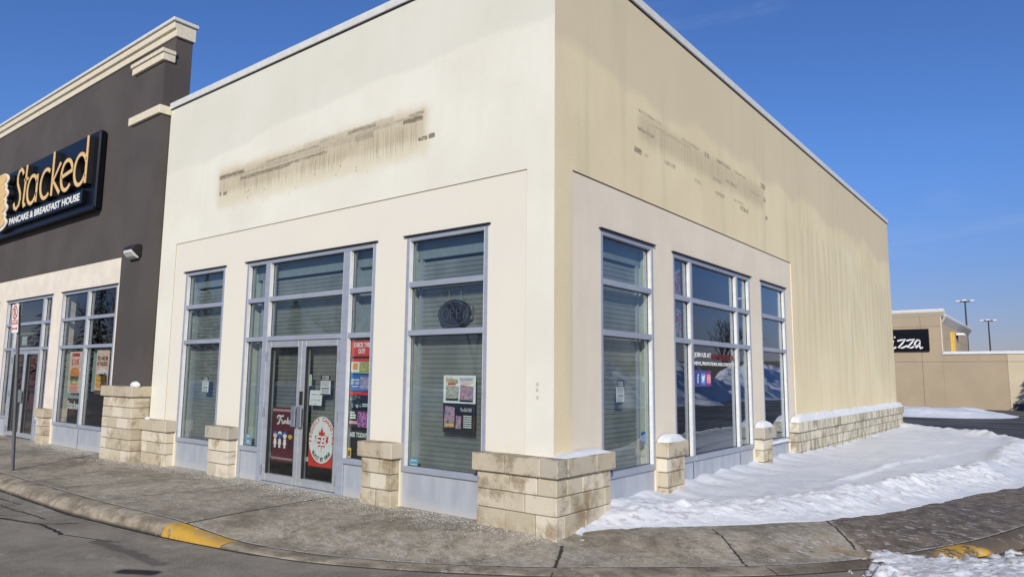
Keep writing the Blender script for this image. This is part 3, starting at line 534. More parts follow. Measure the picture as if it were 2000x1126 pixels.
def window(bld, F, a0, a1, mull=(), mat_g=None, shutter=None, board=None, low=None, kick=True, skipz=None, transoms=(T1, T2), fw=.06, z0=SILL, z1=HEAD, top=True, warp=None):
    """aluminium shopfront window; returns the frame part. mull: list of (m0,m1). skipz: (m0,m1,ztop) opening left for doors"""
    mat_g = mat_g or MG; g = G(); df, db = -.010, -.115
    cols = [a0 + fw] + [q for m in mull for q in m] + [a1 - fw]; cols = list(zip(cols[0::2], cols[1::2]))
    zb = 0.0 if skipz else z0
    g.box(F, a0, a0 + fw, db, df, zb, z1); g.box(F, a1 - fw, a1, db, df, zb, z1); g.box(F, a0 + fw, a1 - fw, db, df, z1 - .06, z1)
    for m in mull: g.box(F, m[0], m[1], db, df, zb if skipz else z0 + .07, z1 - .06)
    rows = []
    zz = [z0 + .07] + [q for tr in sorted(transoms) for q in tr] + [z1 - .06]; rows = list(zip(zz[0::2], zz[1::2]))
    for (c0, c1) in cols:
        door = skipz and c0 > skipz[0] - .2 and c1 < skipz[1] + .2 and c1 - c0 > .9
        for tr in transoms: g.box(F, c0, c1, db + .003, df - .002, tr[0], tr[1])
        if not door: g.box(F, c0, c1, db, df + .01, z0, z0 + .07)
    w = g.build('window', MAL, bld, .004)
    gb = G()
    for (c0, c1) in cols:
        door = skipz and c0 > skipz[0] - .2 and c1 < skipz[1] + .2 and c1 - c0 > .9
        for i, (r0, r1) in enumerate(rows):
            if door and i == 0: continue
            d = -.072; p = mesh('glass_pane', [F(c0, d, r0), F(c1, d, r0), F(c1, d, r1), F(c0, d, r1)], [(0, 1, 2, 3)], mat_g, w)
            for q in ((c0, c0 + .008, r0, r1), (c1 - .008, c1, r0, r1)): gb.box(F, q[0], q[1], -.070, -.064, q[2], q[3])
            for q in ((r0, r0 + .007), (r1 - .010, r1)): gb.box(F, c0 + .008, c1 - .008, -.070, -.062, *q)
    gb.build('gasket', MFLASH, w)
    for (c0, c1) in cols:
        door = skipz and c0 > skipz[0] - .2 and c1 < skipz[1] + .2 and c1 - c0 > .9
        for i, (r0, r1) in enumerate(rows):
            if door and i == 0: continue
            for q0 in (c0 + .0005, c1 - .0115): k = G(); k.box(F, q0, q0 + .011, -.0635, -.018, r0, r1); k.build('sunlit_bead', MLITBEAD, w)  # near-white strips added so the bar sides look sunlit
    if kick:
        for i, (c0, c1) in enumerate(cols):
            k = G()
            door = skipz and c0 > skipz[0] - .2 and c1 < skipz[1] + .2 and c1 - c0 > .9
            if door: continue
            l = c0 - fw if not skipz else c0; r_ = c1 + fw if not skipz else c1
            k.box(F, l + .002, r_ - .002, -.09, -.035, -.02, z0 - .001); k.build('kick_panel', MKICK, w, .003)
    if top:
        g = G(); g.box(F, a0 - .035, a1 + .035, -.02, .022, z1 + .001, z1 + .016); g.build('head_flashing', MFLASH, w)
    # inner lining
    if shutter or board:
        L = G(); dd = -.62
        L.box(F, a0 - .05, a0 + .02, dd, -.117, 0, 3.4); L.box(F, a1 - .02, a1 + .05, dd, -.117, 0, 3.4); L.box(F, a0, a1, dd, -.117, 3.345, 3.40); L.box(F, a0, a1, dd, -.117, .36, z0)
        L.build('inner_reveal', MRET, w)
    if shutter:
        s0, s1, stop = shutter; g = G(); pr = []; z = .43
        pitch = .059; n = int((stop - z) / pitch); dc = -.22; vs, fs = [], []
        for i in range(n):
            for u, h in ((0, -.006), (.07, .002), (.3, .0045), (.6, .0045), (.91, .002), (.97, -.006)): pr.append((dc + h, z + (i + u) * pitch))
        vs = [F(s0, *p) for p in pr] + [F(s1, *p) for p in pr]; k = len(pr); fs = [(i, i + 1, k + i + 1, k + i) for i in range(k - 1)]
        mesh('roller_shutter', vs, fs, MSH, w)
        
        for q0, q1 in ((s0 - .035, s0), (s1, s1 + .035)): g = G(); g.box(F, q0, q1, dc - .03, dc + .04, .43, stop); g.build('guide_rail', MAL, w)
        g = G(); g.box(F, a0 + .02, a1 - .02, dc - .15, dc + .03, stop, 3.345); g.box(F, a0 + .02, s0 - .035, dc - .08, dc - .03, .43, stop); g.box(F, s1 + .035, a1 - .02, dc - .08, dc - .03, .43, stop); g.build('shutter_housing', MBULK, w)
    if board: 
        g = G(); g.box(F, a0 + .02, a1 - .02, -.60, board, .43, 3.34); g.build('black_backing_board', MBLK, w)
    return w
def pier(bld, F, a0, a1, courses, dp, capo=.045, dback=-.02, mat=MST, capmat=None, blk=.39, ends=(True, True), z0=-.13, caplen=.5):
    g = G(); h = .19; zt = courses * h
    g.box(F, a0 + .012, a1 - .012, dback, dp - .016, z0, zt, .5); core = g.build('mortar_core', MORTAR, bld)
    g = G()
    for c in range(courses):
        a = a0; first = True; off = blk * (.5 if c % 2 else 1.0) * random.uniform(.9, 1.1)
        while a < a1 - 1e-3:
            w = off if first else blk * random.uniform(.9, 1.08); first = False; e = min(a1, a + w)
            if a1 - e < .09: e = a1
            zz = c * h if c else z0
            g.box(F, a + (.0055 if a > a0 else 0), e - (.0055 if e < a1 else 0), dback, dp + random.uniform(-.005, .005), zz + .0055, (c + 1) * h - .0055); a = e
    p = g.build('stone_pier', mat, bld, .007, True, jit=.0015)
    core.parent = p; core.name = 'mortar'
    g = G(); a = a0 - capo
    while a < a1 + capo - 1e-3:
        e = min(a1 + capo, a + caplen * random.uniform(.85, 1.1))
        if a1 + capo - e < .15: e = a1 + capo
        g.box(F, a + (.002 if a > a0 - capo else 0), e - (.002 if e < a1 + capo - .01 else 0), dback, dp + capo, zt + .001, zt + .19); a = e
    c = g.build('capstone', capmat or MCAP, p, .010, True, jit=.0015)
    return p

# ------------------------------------------------------------------ the corner shop
shop = thing('corner_shop', 'large empty cream stucco corner shop with stone piers and grey framed windows', 'building', (0, 0, 0))
WA = [(-7.9, -6.6), (-5.95, -2.87), (-2.29, -.93)]; WB = [(.98, 2.33), (2.93, 5.98), (6.53, 7.93)]
TOP = 6.62; XL, YF = -8.87, 18.72
holesA = [(a, b, -.2, HEAD) for a, b in WA]; holesB = [(a, b, -.2, HEAD) for a, b in WB]
g = G(); gridwall_geo(g, FA, -8.32, -.37, 0, 3.89, holesA, -.30, -.012); g.build('front_wall_panel', MAI, shop)
g = G(); gridwall_geo(g, FA, XL, -.0005, 0, TOP, [(-8.32, -.37, -.1, 3.89)], -.30, 0); g.build('front_wall', MA, shop)
g = G(); gridwall_geo(g, FB, .36, 8.35, 0, 3.90, holesB, -.30, -.014); g.build('side_wall_panel', MBI, shop)
g = G(); gridwall_geo(g, FB, 0.002, YF, 0, TOP, [(.36, 8.35, -.1, 3.90)], -.30, .0015); g.build('side_wall', MB_, shop)
g = G(); g.box(FA, -8.32, -.37, -.02, -.006, 3.884, 3.898); g.box(FA, -8.326, -8.316, -.02, -.006, .76, 3.898); g.box(FA, -.376, -.366, -.02, -.006, .76, 3.898); g.build('front_reveal_joint', plain('joint_sealant', (.42, .33, .18), .9), shop)
g = G(); g.box(FB, .36, 8.35, -.02, -.006, 3.893, 3.91); g.build('side_reveal_joint', plain('joint_sealant_dark', (.14, .11, .07), .9), shop)
g = G(); g.box(FA, XL, -.25, -YF, -YF + .3, 0, TOP); g.box(FA, XL + .32, XL + .6, -YF + .3, -.31, 0, TOP - .4); g.build('rear_wall', MA, shop)
g = G(); g.box(FA, XL + .35, -.32, -YF + .31, -.32, 5.9, 6.0); g.build('roof', plain('roof_membrane', (.3, .3, .3)), shop)
g = G(); g.box(FA, -9.5, -.5, -17.5, -.75, 3.5, 3.55); g.box(FA, -.8, -.75, -17.5, -.75, -.1, 3.5); g.build('interior_lining', MDARK, shop)
g = G(); g.box(FA, XL, .035, -.34, .035, TOP - .075, TOP + .045); g.build('front_coping', MCOP, shop, .006); g = G(); g.box(FA, XL, .012, -.2, .012, TOP - .092, TOP - .0755); g.box(FB, .0125, YF, -.2, .0125, TOP - .092, TOP - .0755); g.build('coping_painted_shadow', MFLASH, shop)  # black strip stands in for the shadow line under the coping
g = G(); g.box(FB, .342, YF + .035, -.34, .036, TOP - .075, TOP + .045); g.box(FA, XL, -.34, -YF - .035, -YF + .34, TOP - .074, TOP + .044); g.build('side_coping', MCOP, shop, .006)
wins = {}
wins['W1'] = window(shop, FA, *WA[0], shutter=(-7.79, -6.70, 3.06))
wins['W3'] = window(shop, FA, *WA[2], shutter=(-2.18, -1.02, 3.06))
wins['D'] = window(shop, FA, *WA[1], mull=[(-5.42, -5.30), (-3.54, -3.40)], shutter=(-5.72, -3.46, 3.06), skipz=(-5.3, -3.54))
wins['W4'] = window(shop, FB, *WB[0], fw=.05, shutter=(1.08, 2.20, 3.06))
wins['W5'] = window(shop, FB, *WB[1], mull=[(3.505, 3.575), (5.33, 5.40)], mat_g=MGB, board=-.16, fw=.05)
wins['W6'] = window(shop, FB, *WB[2], mat_g=MGB, board=-.16, fw=.05)
# panel boards
bp_ = G(); bp_.box(FB, 2.99, 3.46, -.15, -.145, 2.15, 3.27); bp_.build('printed_banner', WAVY, wins['W5'])
bb = G(); bb.box(FA, -3.40, -2.93, -.19, -.14, .43, 2.075); bb.build('black_display_panel', MBLK, wins['D'])
# threshold under doors
g = G(); g.box(FA, -5.30, -3.54, -.12, .01, -.03, .018); g.build('door_threshold', MAL2, shop)
def door(bld, F, a0, a1, handle, hinge, nm='glass_door', mg=MGD):
    g = G(); s = .095; z0, z1 = .025, 2.068; db, df = -.11, -.03
    g.box(F, a0, a0 + s, db, df, z0, z1); g.box(F, a1 - s, a1, db, df, z0, z1); g.box(F, a0 + s, a1 - s, db, df, z1 - .09, z1); g.box(F, a0 + s, a1 - s, db, df, z0, z0 + .085 + .02)
    d = g.build(nm, MAL2, bld, .003)
    mesh('glass_pane', [F(a0 + s, -.072, z0 + .1), F(a1 - s, -.072, z0 + .1), F(a1 - s, -.072, z1 - .09), F(a0 + s, -.072, z1 - .09)], [(0, 1, 2, 3)], mg, d)
    g = G()
    for q in ((a0 + s, a0 + s + .008, .13, 1.978), (a1 - s - .008, a1 - s, .13, 1.978)): g.box(F, q[0], q[1], -.070, -.028, q[2], q[3])
    g.box(F, a0 + s + .008, a1 - s - .008, -.070, -.028, 1.966, 1.978); g.build('gasket', MFLASH, d)
    h = G(); c = handle; h.box(F, c - .05, c + .05, .012, .030, .84, 1.13); h.box(F, c - .03, c + .03, -.058, .012, .87, .90); h.box(F, c - .03, c + .03, -.058, .012, 1.07, 1.10); h.build('pull_handle', STEEL, d, .004)
    for z in (.18, 1.02, 1.84):
        h = G(); h.box(F, hinge - .012, hinge + .012, -.028, -.008, z - .07, z + .07); h.build('hinge', STEEL, d, .003)
    return d
dl = door(shop, FA, -5.298, -4.432, -4.50, -5.30); dr = door(shop, FA, -4.424, -3.542, -4.36, -3.54)
g = G(); g.box(FA, -4.43, -4.36, -.029, -.014, 1.15, 1.34); g.build('lock_plate', MFLASH, dr, .003)
# piers
MST2 = MST
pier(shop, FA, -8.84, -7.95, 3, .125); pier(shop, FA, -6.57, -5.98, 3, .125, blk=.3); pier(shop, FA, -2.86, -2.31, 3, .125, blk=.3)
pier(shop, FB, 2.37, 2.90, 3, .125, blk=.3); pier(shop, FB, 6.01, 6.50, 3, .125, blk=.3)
pier(shop, FB, 7.96, YF + .125, 3, .125, mat=MLONG, capmat=MLONG, blk=.40, caplen=.42)
# corner pier: alternating quoins
g = G(); dp = .125; g.box(FA, -.92, dp - .016, -.01, dp - .016, -.13, .57, .5); g.box(FB, .01, .94, -.01, dp - .016, -.13, .57, .5); core = g.build('mortar', MORTAR, shop)
g = G(); h = .19
for c in range(3):
    z0 = c * h + .004 if c else -.13; z1 = (c + 1) * h - .004; lx, ly = ((.26, .13), (.33, .36), (.24, .2))[c] if c != 1 else (.40, .24)
    g.box(FA, dp - lx, dp, -ly + dp, dp, z0, z1)
    a = dp - lx - .008
    for w in ((.39, .39), (.27, .39), (.36, .40))[c] + (9,):
        e = max(-.93, a - w); e = -.93 if e + .93 < .1 else e
        g.box(FA, e, a, -.02, dp + random.uniform(-.004, .004), z0, z1); a = e - .008
        if a < -.92: break
    a = ly - dp + .008
    for w in ((.40, .39), (.38, .30), (.28, .40))[c] + (9,):
        e = min(.95, a + w); e = .95 if .95 - e < .1 else e
        g.box(FB, a, e, -.02, dp + random.uniform(-.004, .004), z0, z1); a = e + .008
        if a > .94: break
p = g.build('stone_pier', MST, shop, .007, True, jit=.0015); core.parent = p
g = G(); co = dp + .045; cp = .57
for a0, a1, r in ((-.975, -.52, .3), (-.52, -.05, .62), (-.05, co, .95)): g.box(FA, a0, a1 - .003, -.02, co, cp + .001, cp + .19, r)
for a0, a1, r in ((.023, .58, .66), (.58, .99, .2)): g.box(FB, a0, a1 - .003, -.02, co, cp + .001, cp + .19, r)
g.build('capstone', MCAP, p, .010, True, jit=.0015)

# snow lying on the caps
def snowcap(F, a0, a1, d0, d1, z, h, label, seed, grp='snow lying on the stone caps'):
    n = max(12, int((a1 - a0) / .03)); m = 10; vs, fs = [], []
    for i in range(n + 1):
        for j in range(m + 1):
            u, w = i / n, j / m; a = a0 + (a1 - a0) * u; e = math.sin(min(1, min(u, 1 - u) * (a1 - a0) / .26) * math.pi / 2) ** 1.5 ; f = min(1, (1 - w) * 3.2); dd = d0 + (d1 - d0) * w * (1 - .12 * float(fbm(np.array(a * 5 + seed), np.array(1.), 3)))
            nz = float(fbm(np.array(a * 6 + seed), np.array(w * 3. + seed), 3)); hh = h * (max(0, e) ** .5) * (f ** .5) * (.65 + .6 * nz); vs.append(F(a, dd, z + hh - .002))
    for i in range(n):
        for j in range(m): q = i * (m + 1) + j; fs.append((q, q + m + 1, q + m + 2, q + 1))
    o = mesh('snow_heap', vs, fs, MSNOW, None, True, attrs={'dirt': ('POINT', [0.0] * len(vs))}); return tag(o, label, 'snow', grp)
snowcap(FB, -.02, .93, .002, .165, .762, .045, 'thin snow on the cap of the big corner pier, side street side', 1)
snowcap(FB, 2.34, 2.93, .0, .165, .762, .11, 'rounded heap of snow on the narrow pier right of the first side window', 2)
snowcap(FB, 5.98, 6.53, .0, .165, .762, .12, 'rounded heap of snow on the narrow pier before the last side window', 3)
snowcap(FB, 7.93, YF + .15, .0, .168, .762, .13, 'long band of snow on the stone base of the blank side wall', 4)
snowcap(FB, 6.55, 7.9, -.02, .03, .425, .05, 'snow dusting on the sill of the last side window', 5)
def lump(name, c, r, label):
    bm = bmesh.new(); bmesh.ops.create_icosphere(bm, subdivisions=3, radius=1)
    for v in bm.verts: v.co = Vector((v.co.x * r[0], v.co.y * r[1], v.co.z * r[2])) * (1 + .2 * (float(fbm(np.array(v.co.x * 2 + c[0]), np.array(v.co.y * 2 + v.co.z * 2), 3)) - .5)) + Vector(c)
    me = bpy.data.meshes.new(name); bm.to_mesh(me); bm.free(); me.materials.append(MSNOW); me.polygons.foreach_set('use_smooth', [True] * len(me.polygons)); o = bpy.data.objects.new(name, me); COL.objects.link(o); return tag(o, label, 'snow', 'snow lying on the stone caps')
lump('snow_lump', (-8.95, -.25, 1.35), (.13, .07, .07), 'lump of snow on the tall pier below the charcoal pilaster')
lump('snow_lump', (-8.72, -.1, .77), (.07, .04, .03), 'small lump of snow on the low pier beside the tall pier')

# ------------------------------------------------------------------ notices, posters and window graphics
def sheet(name, F, a0, a1, z0, z1, d, mat, label, cat, group=None, th=.003, skew=0):
    g = G(); g.poly(F, [(a0 + skew, z0), (a1 + skew, z0), (a1, z1), (a0, z1)], d - th, d); return tag(g.build(name, mat), label, cat, group)
def bars(F, rows, d, mat, parent, name='printed_lines'):
    g = G()
    for a0, a1, z, h in rows: g.box(F, a0, a1, d, d + .0015, z - h / 2, z + h / 2)
    return g.build(name, mat, parent)
def fill(F, a0, a1, z0, z1, d, mat, parent, name): g = G(); g.box(F, a0, a1, d, d + .0015, z0, z1); return g.build(name, mat, parent)
D0 = -.079
def closed_notice(F, a0, a1, z0, z1, label):
    s = sheet('notice', F, a0, a1, z0, z1, D0, WHT, label, 'notice', 'store closed notices on the glass'); w, h = a1 - a0, z1 - z0
    fill(F, a0, a1, z1 - h * .27, z1, D0 + .0005, BLK, s, 'heading_band'); fill(F, a0, a1, z0, z0 + h * .05, D0 + .0005, BLK, s, 'footer_band')
    text('heading_lettering', 'STORE', F, a0 + w * .16, a1 - w * .16, z1 - h * .13, z1 - h * .03, D0 + .003, WHT, s, bold=.02); text('subheading_lettering', 'CLOSING', F, a0 + w * .14, a1 - w * .14, z1 - h * .235, z1 - h * .155, D0 + .003, WHT, s, bold=.02)
    rows = [(a0 + w * .1, a1 - w * .1 * (1 + k % 2), z1 - h * (.33 + .052 * k), h * .012) for k in range(5)] + [(a0 + w * .12, a1 - w * .12, z1 - h * .66, h * .05)] + [(a0 + w * .1, a1 - w * (.1 + .06 * (k % 2)), z1 - h * (.74 + .05 * k), h * .012) for k in range(4)]
    bars(F, rows, D0 + .001, BLK, s); return s
closed_notice(FA, -7.245, -7.045, 1.255, 1.52, 'white notice with black heading taped in the narrow shuttered window left of the doors')
closed_notice(FA, -4.03, -3.81, 1.30, 1.57, 'white notice with black heading taped high on the right door')
closed_notice(FB, 1.447, 1.637, 1.275, 1.545, 'white notice with black heading taped inside the shuttered side window')
s = sheet('handwritten_note', FA, -4.27, -3.99, 1.15, 1.36, D0 - .004, WHT, 'handwritten white note taped on the right door above the round sticker', 'note', None, skew=-.01)
g = G()
for i, (a, z, w) in enumerate(((-4.23, 1.30, .06), (-4.16, 1.30, .02), (-4.12, 1.30, .08), (-4.245, 1.225, .12), (-4.10, 1.225, .06))):
    ribbon(g, FA, [(a + w * k / 8, z + .008 * math.sin(k * 2.2 + i)) for k in range(9)], .004, D0 - .003, D0 - .0015)
ribbon(g, FA, arc(-4.14, 1.18, .02, .016, 190, 350, 8), .003, D0 - .003, D0 - .0015); g.box(FA, -4.152, -4.147, D0 - .003, D0 - .0015, 1.186, 1.192); g.box(FA, -4.133, -4.128, D0 - .003, D0 - .0015, 1.186, 1.192); g.build('handwriting', BLK, s)
s = sheet('hours_sticker', FA, -4.30, -4.245, 1.42, 1.578, D0, WHT, 'tall slim white opening hours sticker at the left edge of the right door', 'sticker'); bars(FA, [(-4.29, -4.255, 1.56 - k * .024, .01) for k in range(6)], D0 + .001, GRN, s)
s = tag(G().poly(FA, ell(-4.56, 1.25, .035, .05, 20), D0 - .003, D0).build('round_sticker', PUR), 'small round purple sticker on the left door beside the handle', 'sticker')
# round club sticker on the right door
s = sheet('round_door_decal', FA, -4.245, -3.665, .315, .68, D0 - .002, RED, 'white oval decal with red maple leaf, low on the right door', 'decal')
cx, cz, rx, rz = -3.955, .685, .285, .318
G().poly(FA, ell(cx, cz, rx, rz, 48), D0 - .004, D0 + .001).build('white_oval', WHT, s)
LEAF = [(0, -1), (.04, -.5), (.42, -.56), (.36, -.42), (.80, -.12), (.70, -.04), (.80, .26), (.55, .20), (.50, .32), (.28, .06), (.36, .58), (.19, .48), (0, .88)]
LEAF = LEAF + [(-a, b) for a, b in LEAF[::-1][1:-1]]
g = G(); pts = [(cx + a * .195, cz + .005 + b * .19) for a, b in LEAF]; n0 = len(g.v)
for i in range(len(pts)): g.poly(FA, [(cx, cz + .0), pts[i], pts[(i + 1) % len(pts)]], D0, D0 + .002)
g.build('maple_leaf', RED, s)
text('leaf_initials', 'EB', FA, cx - .125, cx + .115, cz - .08, cz + .055, D0 + .003, WHT, s, .002, .03, xf=lambda a, z: (a + (z - cz) * .25, z))
def arctext(st, cx, cz, rx, rz, a0, a1, h, mat, parent, name, inward=False):
    vs = []; c = bpy.data.curves.new('t', 'FONT'); o = bpy.data.objects.new('t', c); COL.objects.link(o); allv, allf = [], []
    n = len(st)
    for i, ch in enumerate(st):
        if ch == ' ': continue
        th = R(a0 + (a1 - a0) * (i + .5) / n); c.body = ch; c.extrude = .5; c.offset = .025; c.align_x = 'CENTER'; c.resolution_u = 3; bpy.context.view_layer.update(); me = bpy.data.meshes.new_from_object(o); b = len(allv)
        px, pz = cx + rx * math.cos(th), cz + rz * math.sin(th); up = Vector((math.cos(th), math.sin(th))) * (-1 if inward else 1); rt = Vector((up.y, -up.x))
        for v in me.vertices:
            q = Vector((px, pz)) + rt * v.co.x * h * 1.15 + up * v.co.y * h * 1.25; allv.append(FA(q.x, D0 + (.003 if v.co.z > 0 else .001), q.y))
        allf += [tuple(b + k for k in p.vertices) for p in me.polygons]
    bpy.data.objects.remove(o); return mesh(name, allv, allf, mat, parent)
arctext('PROUDLY CANADIAN', cx, cz, .225, .252, 192, -12, .058, RED, s, 'upper_arc_lettering'); arctext('BUILT BY FANS', cx, cz, .262, .292, 218, 322, .062, BLK, s, 'lower_arc_lettering', True)
# maroon poster on the left door
s = sheet('maroon_poster', FA, -5.15, -4.54, .315, 1.09, D0 - .002, MAR, 'maroon poster with white script name and small toy figures in the left door', 'poster')
g = G()
for k in range(26): g.box(FA, -5.14 + k * .0225, -5.128 + k * .0225, D0 - .001, D0 + .001, 1.035, 1.07); g.box(FA, -5.14 + k * .0225, -5.130 + k * .0225, D0 - .001, D0 + .001, .345, .375)
g.build('border_pattern', plain('pale_pink_print', (.6, .42, .45)), s)
g = G(); w = .022; F = FA; d0, d1 = D0 - .001, D0 + .002
ribbon(g, F, [(-5.02, .93), (-5.03, .955), (-5.0, .975), (-4.93, .965), (-4.87, .975)], w, d0, d1); ribbon(g, F, [(-4.95, .965), (-4.965, .90), (-4.99, .86), (-5.025, .855)], w * 1.3, d0, d1); ribbon(g, F, [(-4.99, .915), (-4.91, .918)], w * .8, d0, d1)
ribbon(g, F, [(-4.90, .91), (-4.905, .875), (-4.89, .86), (-4.87, .87), (-4.86, .91), (-4.86, .862)], w * .8, d0, d1); ribbon(g, F, [(-4.84, .862), (-4.835, .905), (-4.81, .908), (-4.80, .862)], w * .8, d0, d1); ribbon(g, F, [(-4.775, .862), (-4.765, .955)], w * .9, d0, d1); ribbon(g, F, [(-4.73, .908), (-4.77, .885), (-4.73, .86)], w * .8, d0, d1)
ribbon(g, F, arc(-4.695, .886, .022, .024, 0, 360, 14), w * .8, d0, d1); g.build('script_lettering', WHT, s)
for i, (a, m1, m2) in enumerate(((-5.06, SKN, BLU), (-4.945, BLU, WHT), (-4.82, WHT, BLU), (-4.69, YEL, BLK))):
    g = G(); g.poly(FA, ell(a, .69, .048, .045, 16), d0, d1); g.build('figure_head', m1, s); g = G(); g.poly(FA, [(a - .05, .70), (a - .04, .735), (a, .75), (a + .04, .735), (a + .05, .70), (a, .715)], d0 + .001, d1 + .001); g.build('figure_hair', m2, s)
    g = G(); g.poly(FA, [(a - .025, .64), (a + .025, .64), (a + .038, .56), (a + .02, .555), (a + .022, .51), (a - .022, .51), (a - .02, .555), (a - .038, .56)], d0, d1); g.build('figure_body', (WHT, WHT, WHT, BLK)[i], s)
g = G()
for k in range(4): g.box(FA, -4.575, -4.548, d0, d1, .70 + k * .05, .735 + k * .05)
g.build('side_lettering', RED, s)
# stack of promotional cards behind the right hand sidelight
F = lambda a, d, z: (-3.388 + (a + 3.37) * .90, -d, z); dd = -.083
s = sheet('promo_sign', F, -3.37, -2.935, 1.83, 2.05, dd, RED, 'red promotional sign with white lettering at the top of the sidelight right of the doors', 'sign', 'promotional cards in the sidelight')
text('lettering', 'CHECK THIS\nOUT!', F, -3.32, -2.955, 1.865, 2.015, dd + .001, WHT, s, bold=.025)
s = sheet('gift_card_poster', F, -3.37, -2.935, 1.60, 1.775, dd, CYN, 'small poster of two yellow and green game cards, second from the top in the sidelight', 'poster', 'promotional cards in the sidelight')
fill(F, -3.37, -2.935, 1.76, 1.80, dd + .001, RED, s, 'red_strip'); fill(F, -3.36, -3.18, 1.62, 1.755, dd + .001, WHT, s, 'left_card'); fill(F, -3.33, -3.21, 1.65, 1.74, dd + .003, ORG, s, 'card_emblem'); fill(F, -3.17, -2.94, 1.61, 1.755, dd + .001, COLC, s, 'right_card')
s = sheet('blue_promo_poster', F, -3.37, -2.935, 1.37, 1.585, dd, BLU, 'blue poster about gift cards, third from the top in the sidelight', 'poster', 'promotional cards in the sidelight')
text('lettering', 'GREAT FOR\nGIFT CARDS', F, -3.355, -3.165, 1.455, 1.53, dd + .001, WHT, s, bold=.02); bars(F, [(-3.32, -3.19, 1.43, .01)], dd + .001, WHT, s); fill(F, -3.15, -2.94, 1.40, 1.56, dd + .001, COLF, s, 'picture')
s = sheet('dark_promo_poster', F, -3.37, -2.935, 1.14, 1.36, dd, BLK, 'black poster with a red strip on top, fourth in the sidelight', 'poster', 'promotional cards in the sidelight')
fill(F, -3.37, -2.935, 1.318, 1.36, dd + .001, RED, s, 'red_strip'); fill(F, -3.36, -3.12, 1.15, 1.31, dd + .001, COLE, s, 'picture'); bars(F, [(-3.08, -2.96, 1.20, .012), (-3.09, -2.95, 1.175, .01)], dd + .001, WHT, s)
s = sheet('purple_promo_poster', F, -3.37, -2.935, .89, 1.13, dd, BLK, 'black and pink poster of a glowing figure, fifth in the sidelight', 'poster', 'promotional cards in the sidelight')
fill(F, -3.18, -2.94, .90, 1.10, dd + .001, COLD, s, 'picture'); bars(F, [(-3.35, -3.25, 1.085, .02), (-3.35, -3.22, 1.05, .025), (-3.35, -3.22, 1.015, .022)], dd + .001, WHT, s); bars(F, [(-3.36, -3.18, .955, .04)], dd + .0012, PNK, s)
text('ask_today_lettering', 'ASK TODAY!', F, -3.345, -2.945, .765, .83, dd - .002, WHT, None, bold=.025); tag(bpy.data.objects['ask_today_lettering'], 'white words on the black panel below the promotional cards', 'lettering')
s = sheet('yellow_sticker', FA, -3.395, -3.32, .485, .62, D0, YEL, 'small yellow and black sticker at the bottom of the right sidelight', 'sticker'); fill(FA, -3.38, -3.335, .51, .59, D0 + .001, BLK, s, 'picture'); fill(FA, -3.395, -3.32, .485, .502, D0 + .001, WHT, s, 'caption_strip')
s = sheet('alarm_sticker', FA, -5.82, -5.72, .50, .66, D0, CYN, 'blue security sticker at the bottom of the left sidelight', 'sticker', 'blue security stickers'); bars(FA, [(-5.81, -5.73, .63, .015), (-5.81, -5.74, .56, .01), (-5.81, -5.74, .54, .01)], D0 + .001, WHT, s)
s = sheet('alarm_sticker', FA, -2.19, -2.06, .49, .575, D0, CYN, 'blue security sticker at the bottom left of the shuttered window by the corner', 'sticker', 'blue security stickers'); bars(FA, [(-2.17, -2.08, .555, .012), (-2.18, -2.07, .505, .01)], D0 + .001, WHT, s)
s = sheet('alarm_sticker', FB, 2.07, 2.19, .74, .90, D0, BLU, 'blue security sticker low in the first side window', 'sticker', 'blue security stickers'); bars(FB, [(2.09, 2.17, .85, .015), (2.09, 2.16, .80, .01)], D0 + .001, CYN, s)
# card game posters in the window by the corner
s = sheet('card_game_poster', FA, -1.675, -1.165, 1.265, 1.59, D0 - .02, WHT, 'white poster with yellow name and two boxes in the window by the corner', 'poster'); d = D0 - .019
text('name_outline', 'Pokémon', FA, -1.635, -1.445, 1.495, 1.57, d, BLU, s, bold=.05); text('name_lettering', 'Pokémon', FA, -1.63, -1.45, 1.50, 1.565, d + .002, YEL, s, bold=.015); fill(FA, -1.605, -1.475, 1.478, 1.494, d, RED, s, 'name_strip')
bars(FA, [(-1.42, -1.20, 1.555, .008), (-1.41, -1.21, 1.535, .008)], d, BLU, s, 'small_print'); bars(FA, [(-1.42, -1.20, 1.51, .008), (-1.38, -1.24, 1.49, .008)], d, ORG, s, 'small_print')
g = G(); g.poly(FA, [(-1.635, 1.31), (-1.43, 1.32), (-1.42, 1.46), (-1.63, 1.475)], d, d + .002); g.build('left_box_picture', COLB, s); fill(FA, -1.63, -1.43, 1.295, 1.318, d + .003, BLK, s, 'box_base')
g = G(); g.poly(FA, [(-1.41, 1.30), (-1.20, 1.31), (-1.20, 1.46), (-1.40, 1.485)], d, d + .002); g.build('right_box_picture', COLA, s); fill(FA, -1.41, -1.20, 1.285, 1.305, d + .003, BLK, s, 'box_base')
s = sheet('card_game_poster', FA, -1.675, -1.165, .925, 1.262, D0 - .02, BLK, 'black poster with card packs, hung below the white one in the window by the corner', 'poster')
g = G(); g.poly(FA, [(-1.655, .975), (-1.49, .985), (-1.485, 1.215), (-1.64, 1.235)], d, d + .002); g.build('large_pack_picture', COLA, s); fill(FA, -1.64, -1.50, .995, 1.02, d + .003, YEL, s, 'pack_strip')
g = G(); g.poly(FA, [(-1.465, .97), (-1.385, .975), (-1.38, 1.115), (-1.46, 1.125)], d, d + .002); g.build('small_pack_picture', COLA, s)
text('name_lettering', 'Yu-Gi-Oh!', FA, -1.40, -1.22, 1.17, 1.215, d, plain('silver_print', (.6, .55, .5)), s, bold=.02)
bars(FA, [(-1.345, -1.22, 1.12 - .025 * k, .012) for k in range(6)], d, WHT, s, 'small_print'); g = G()
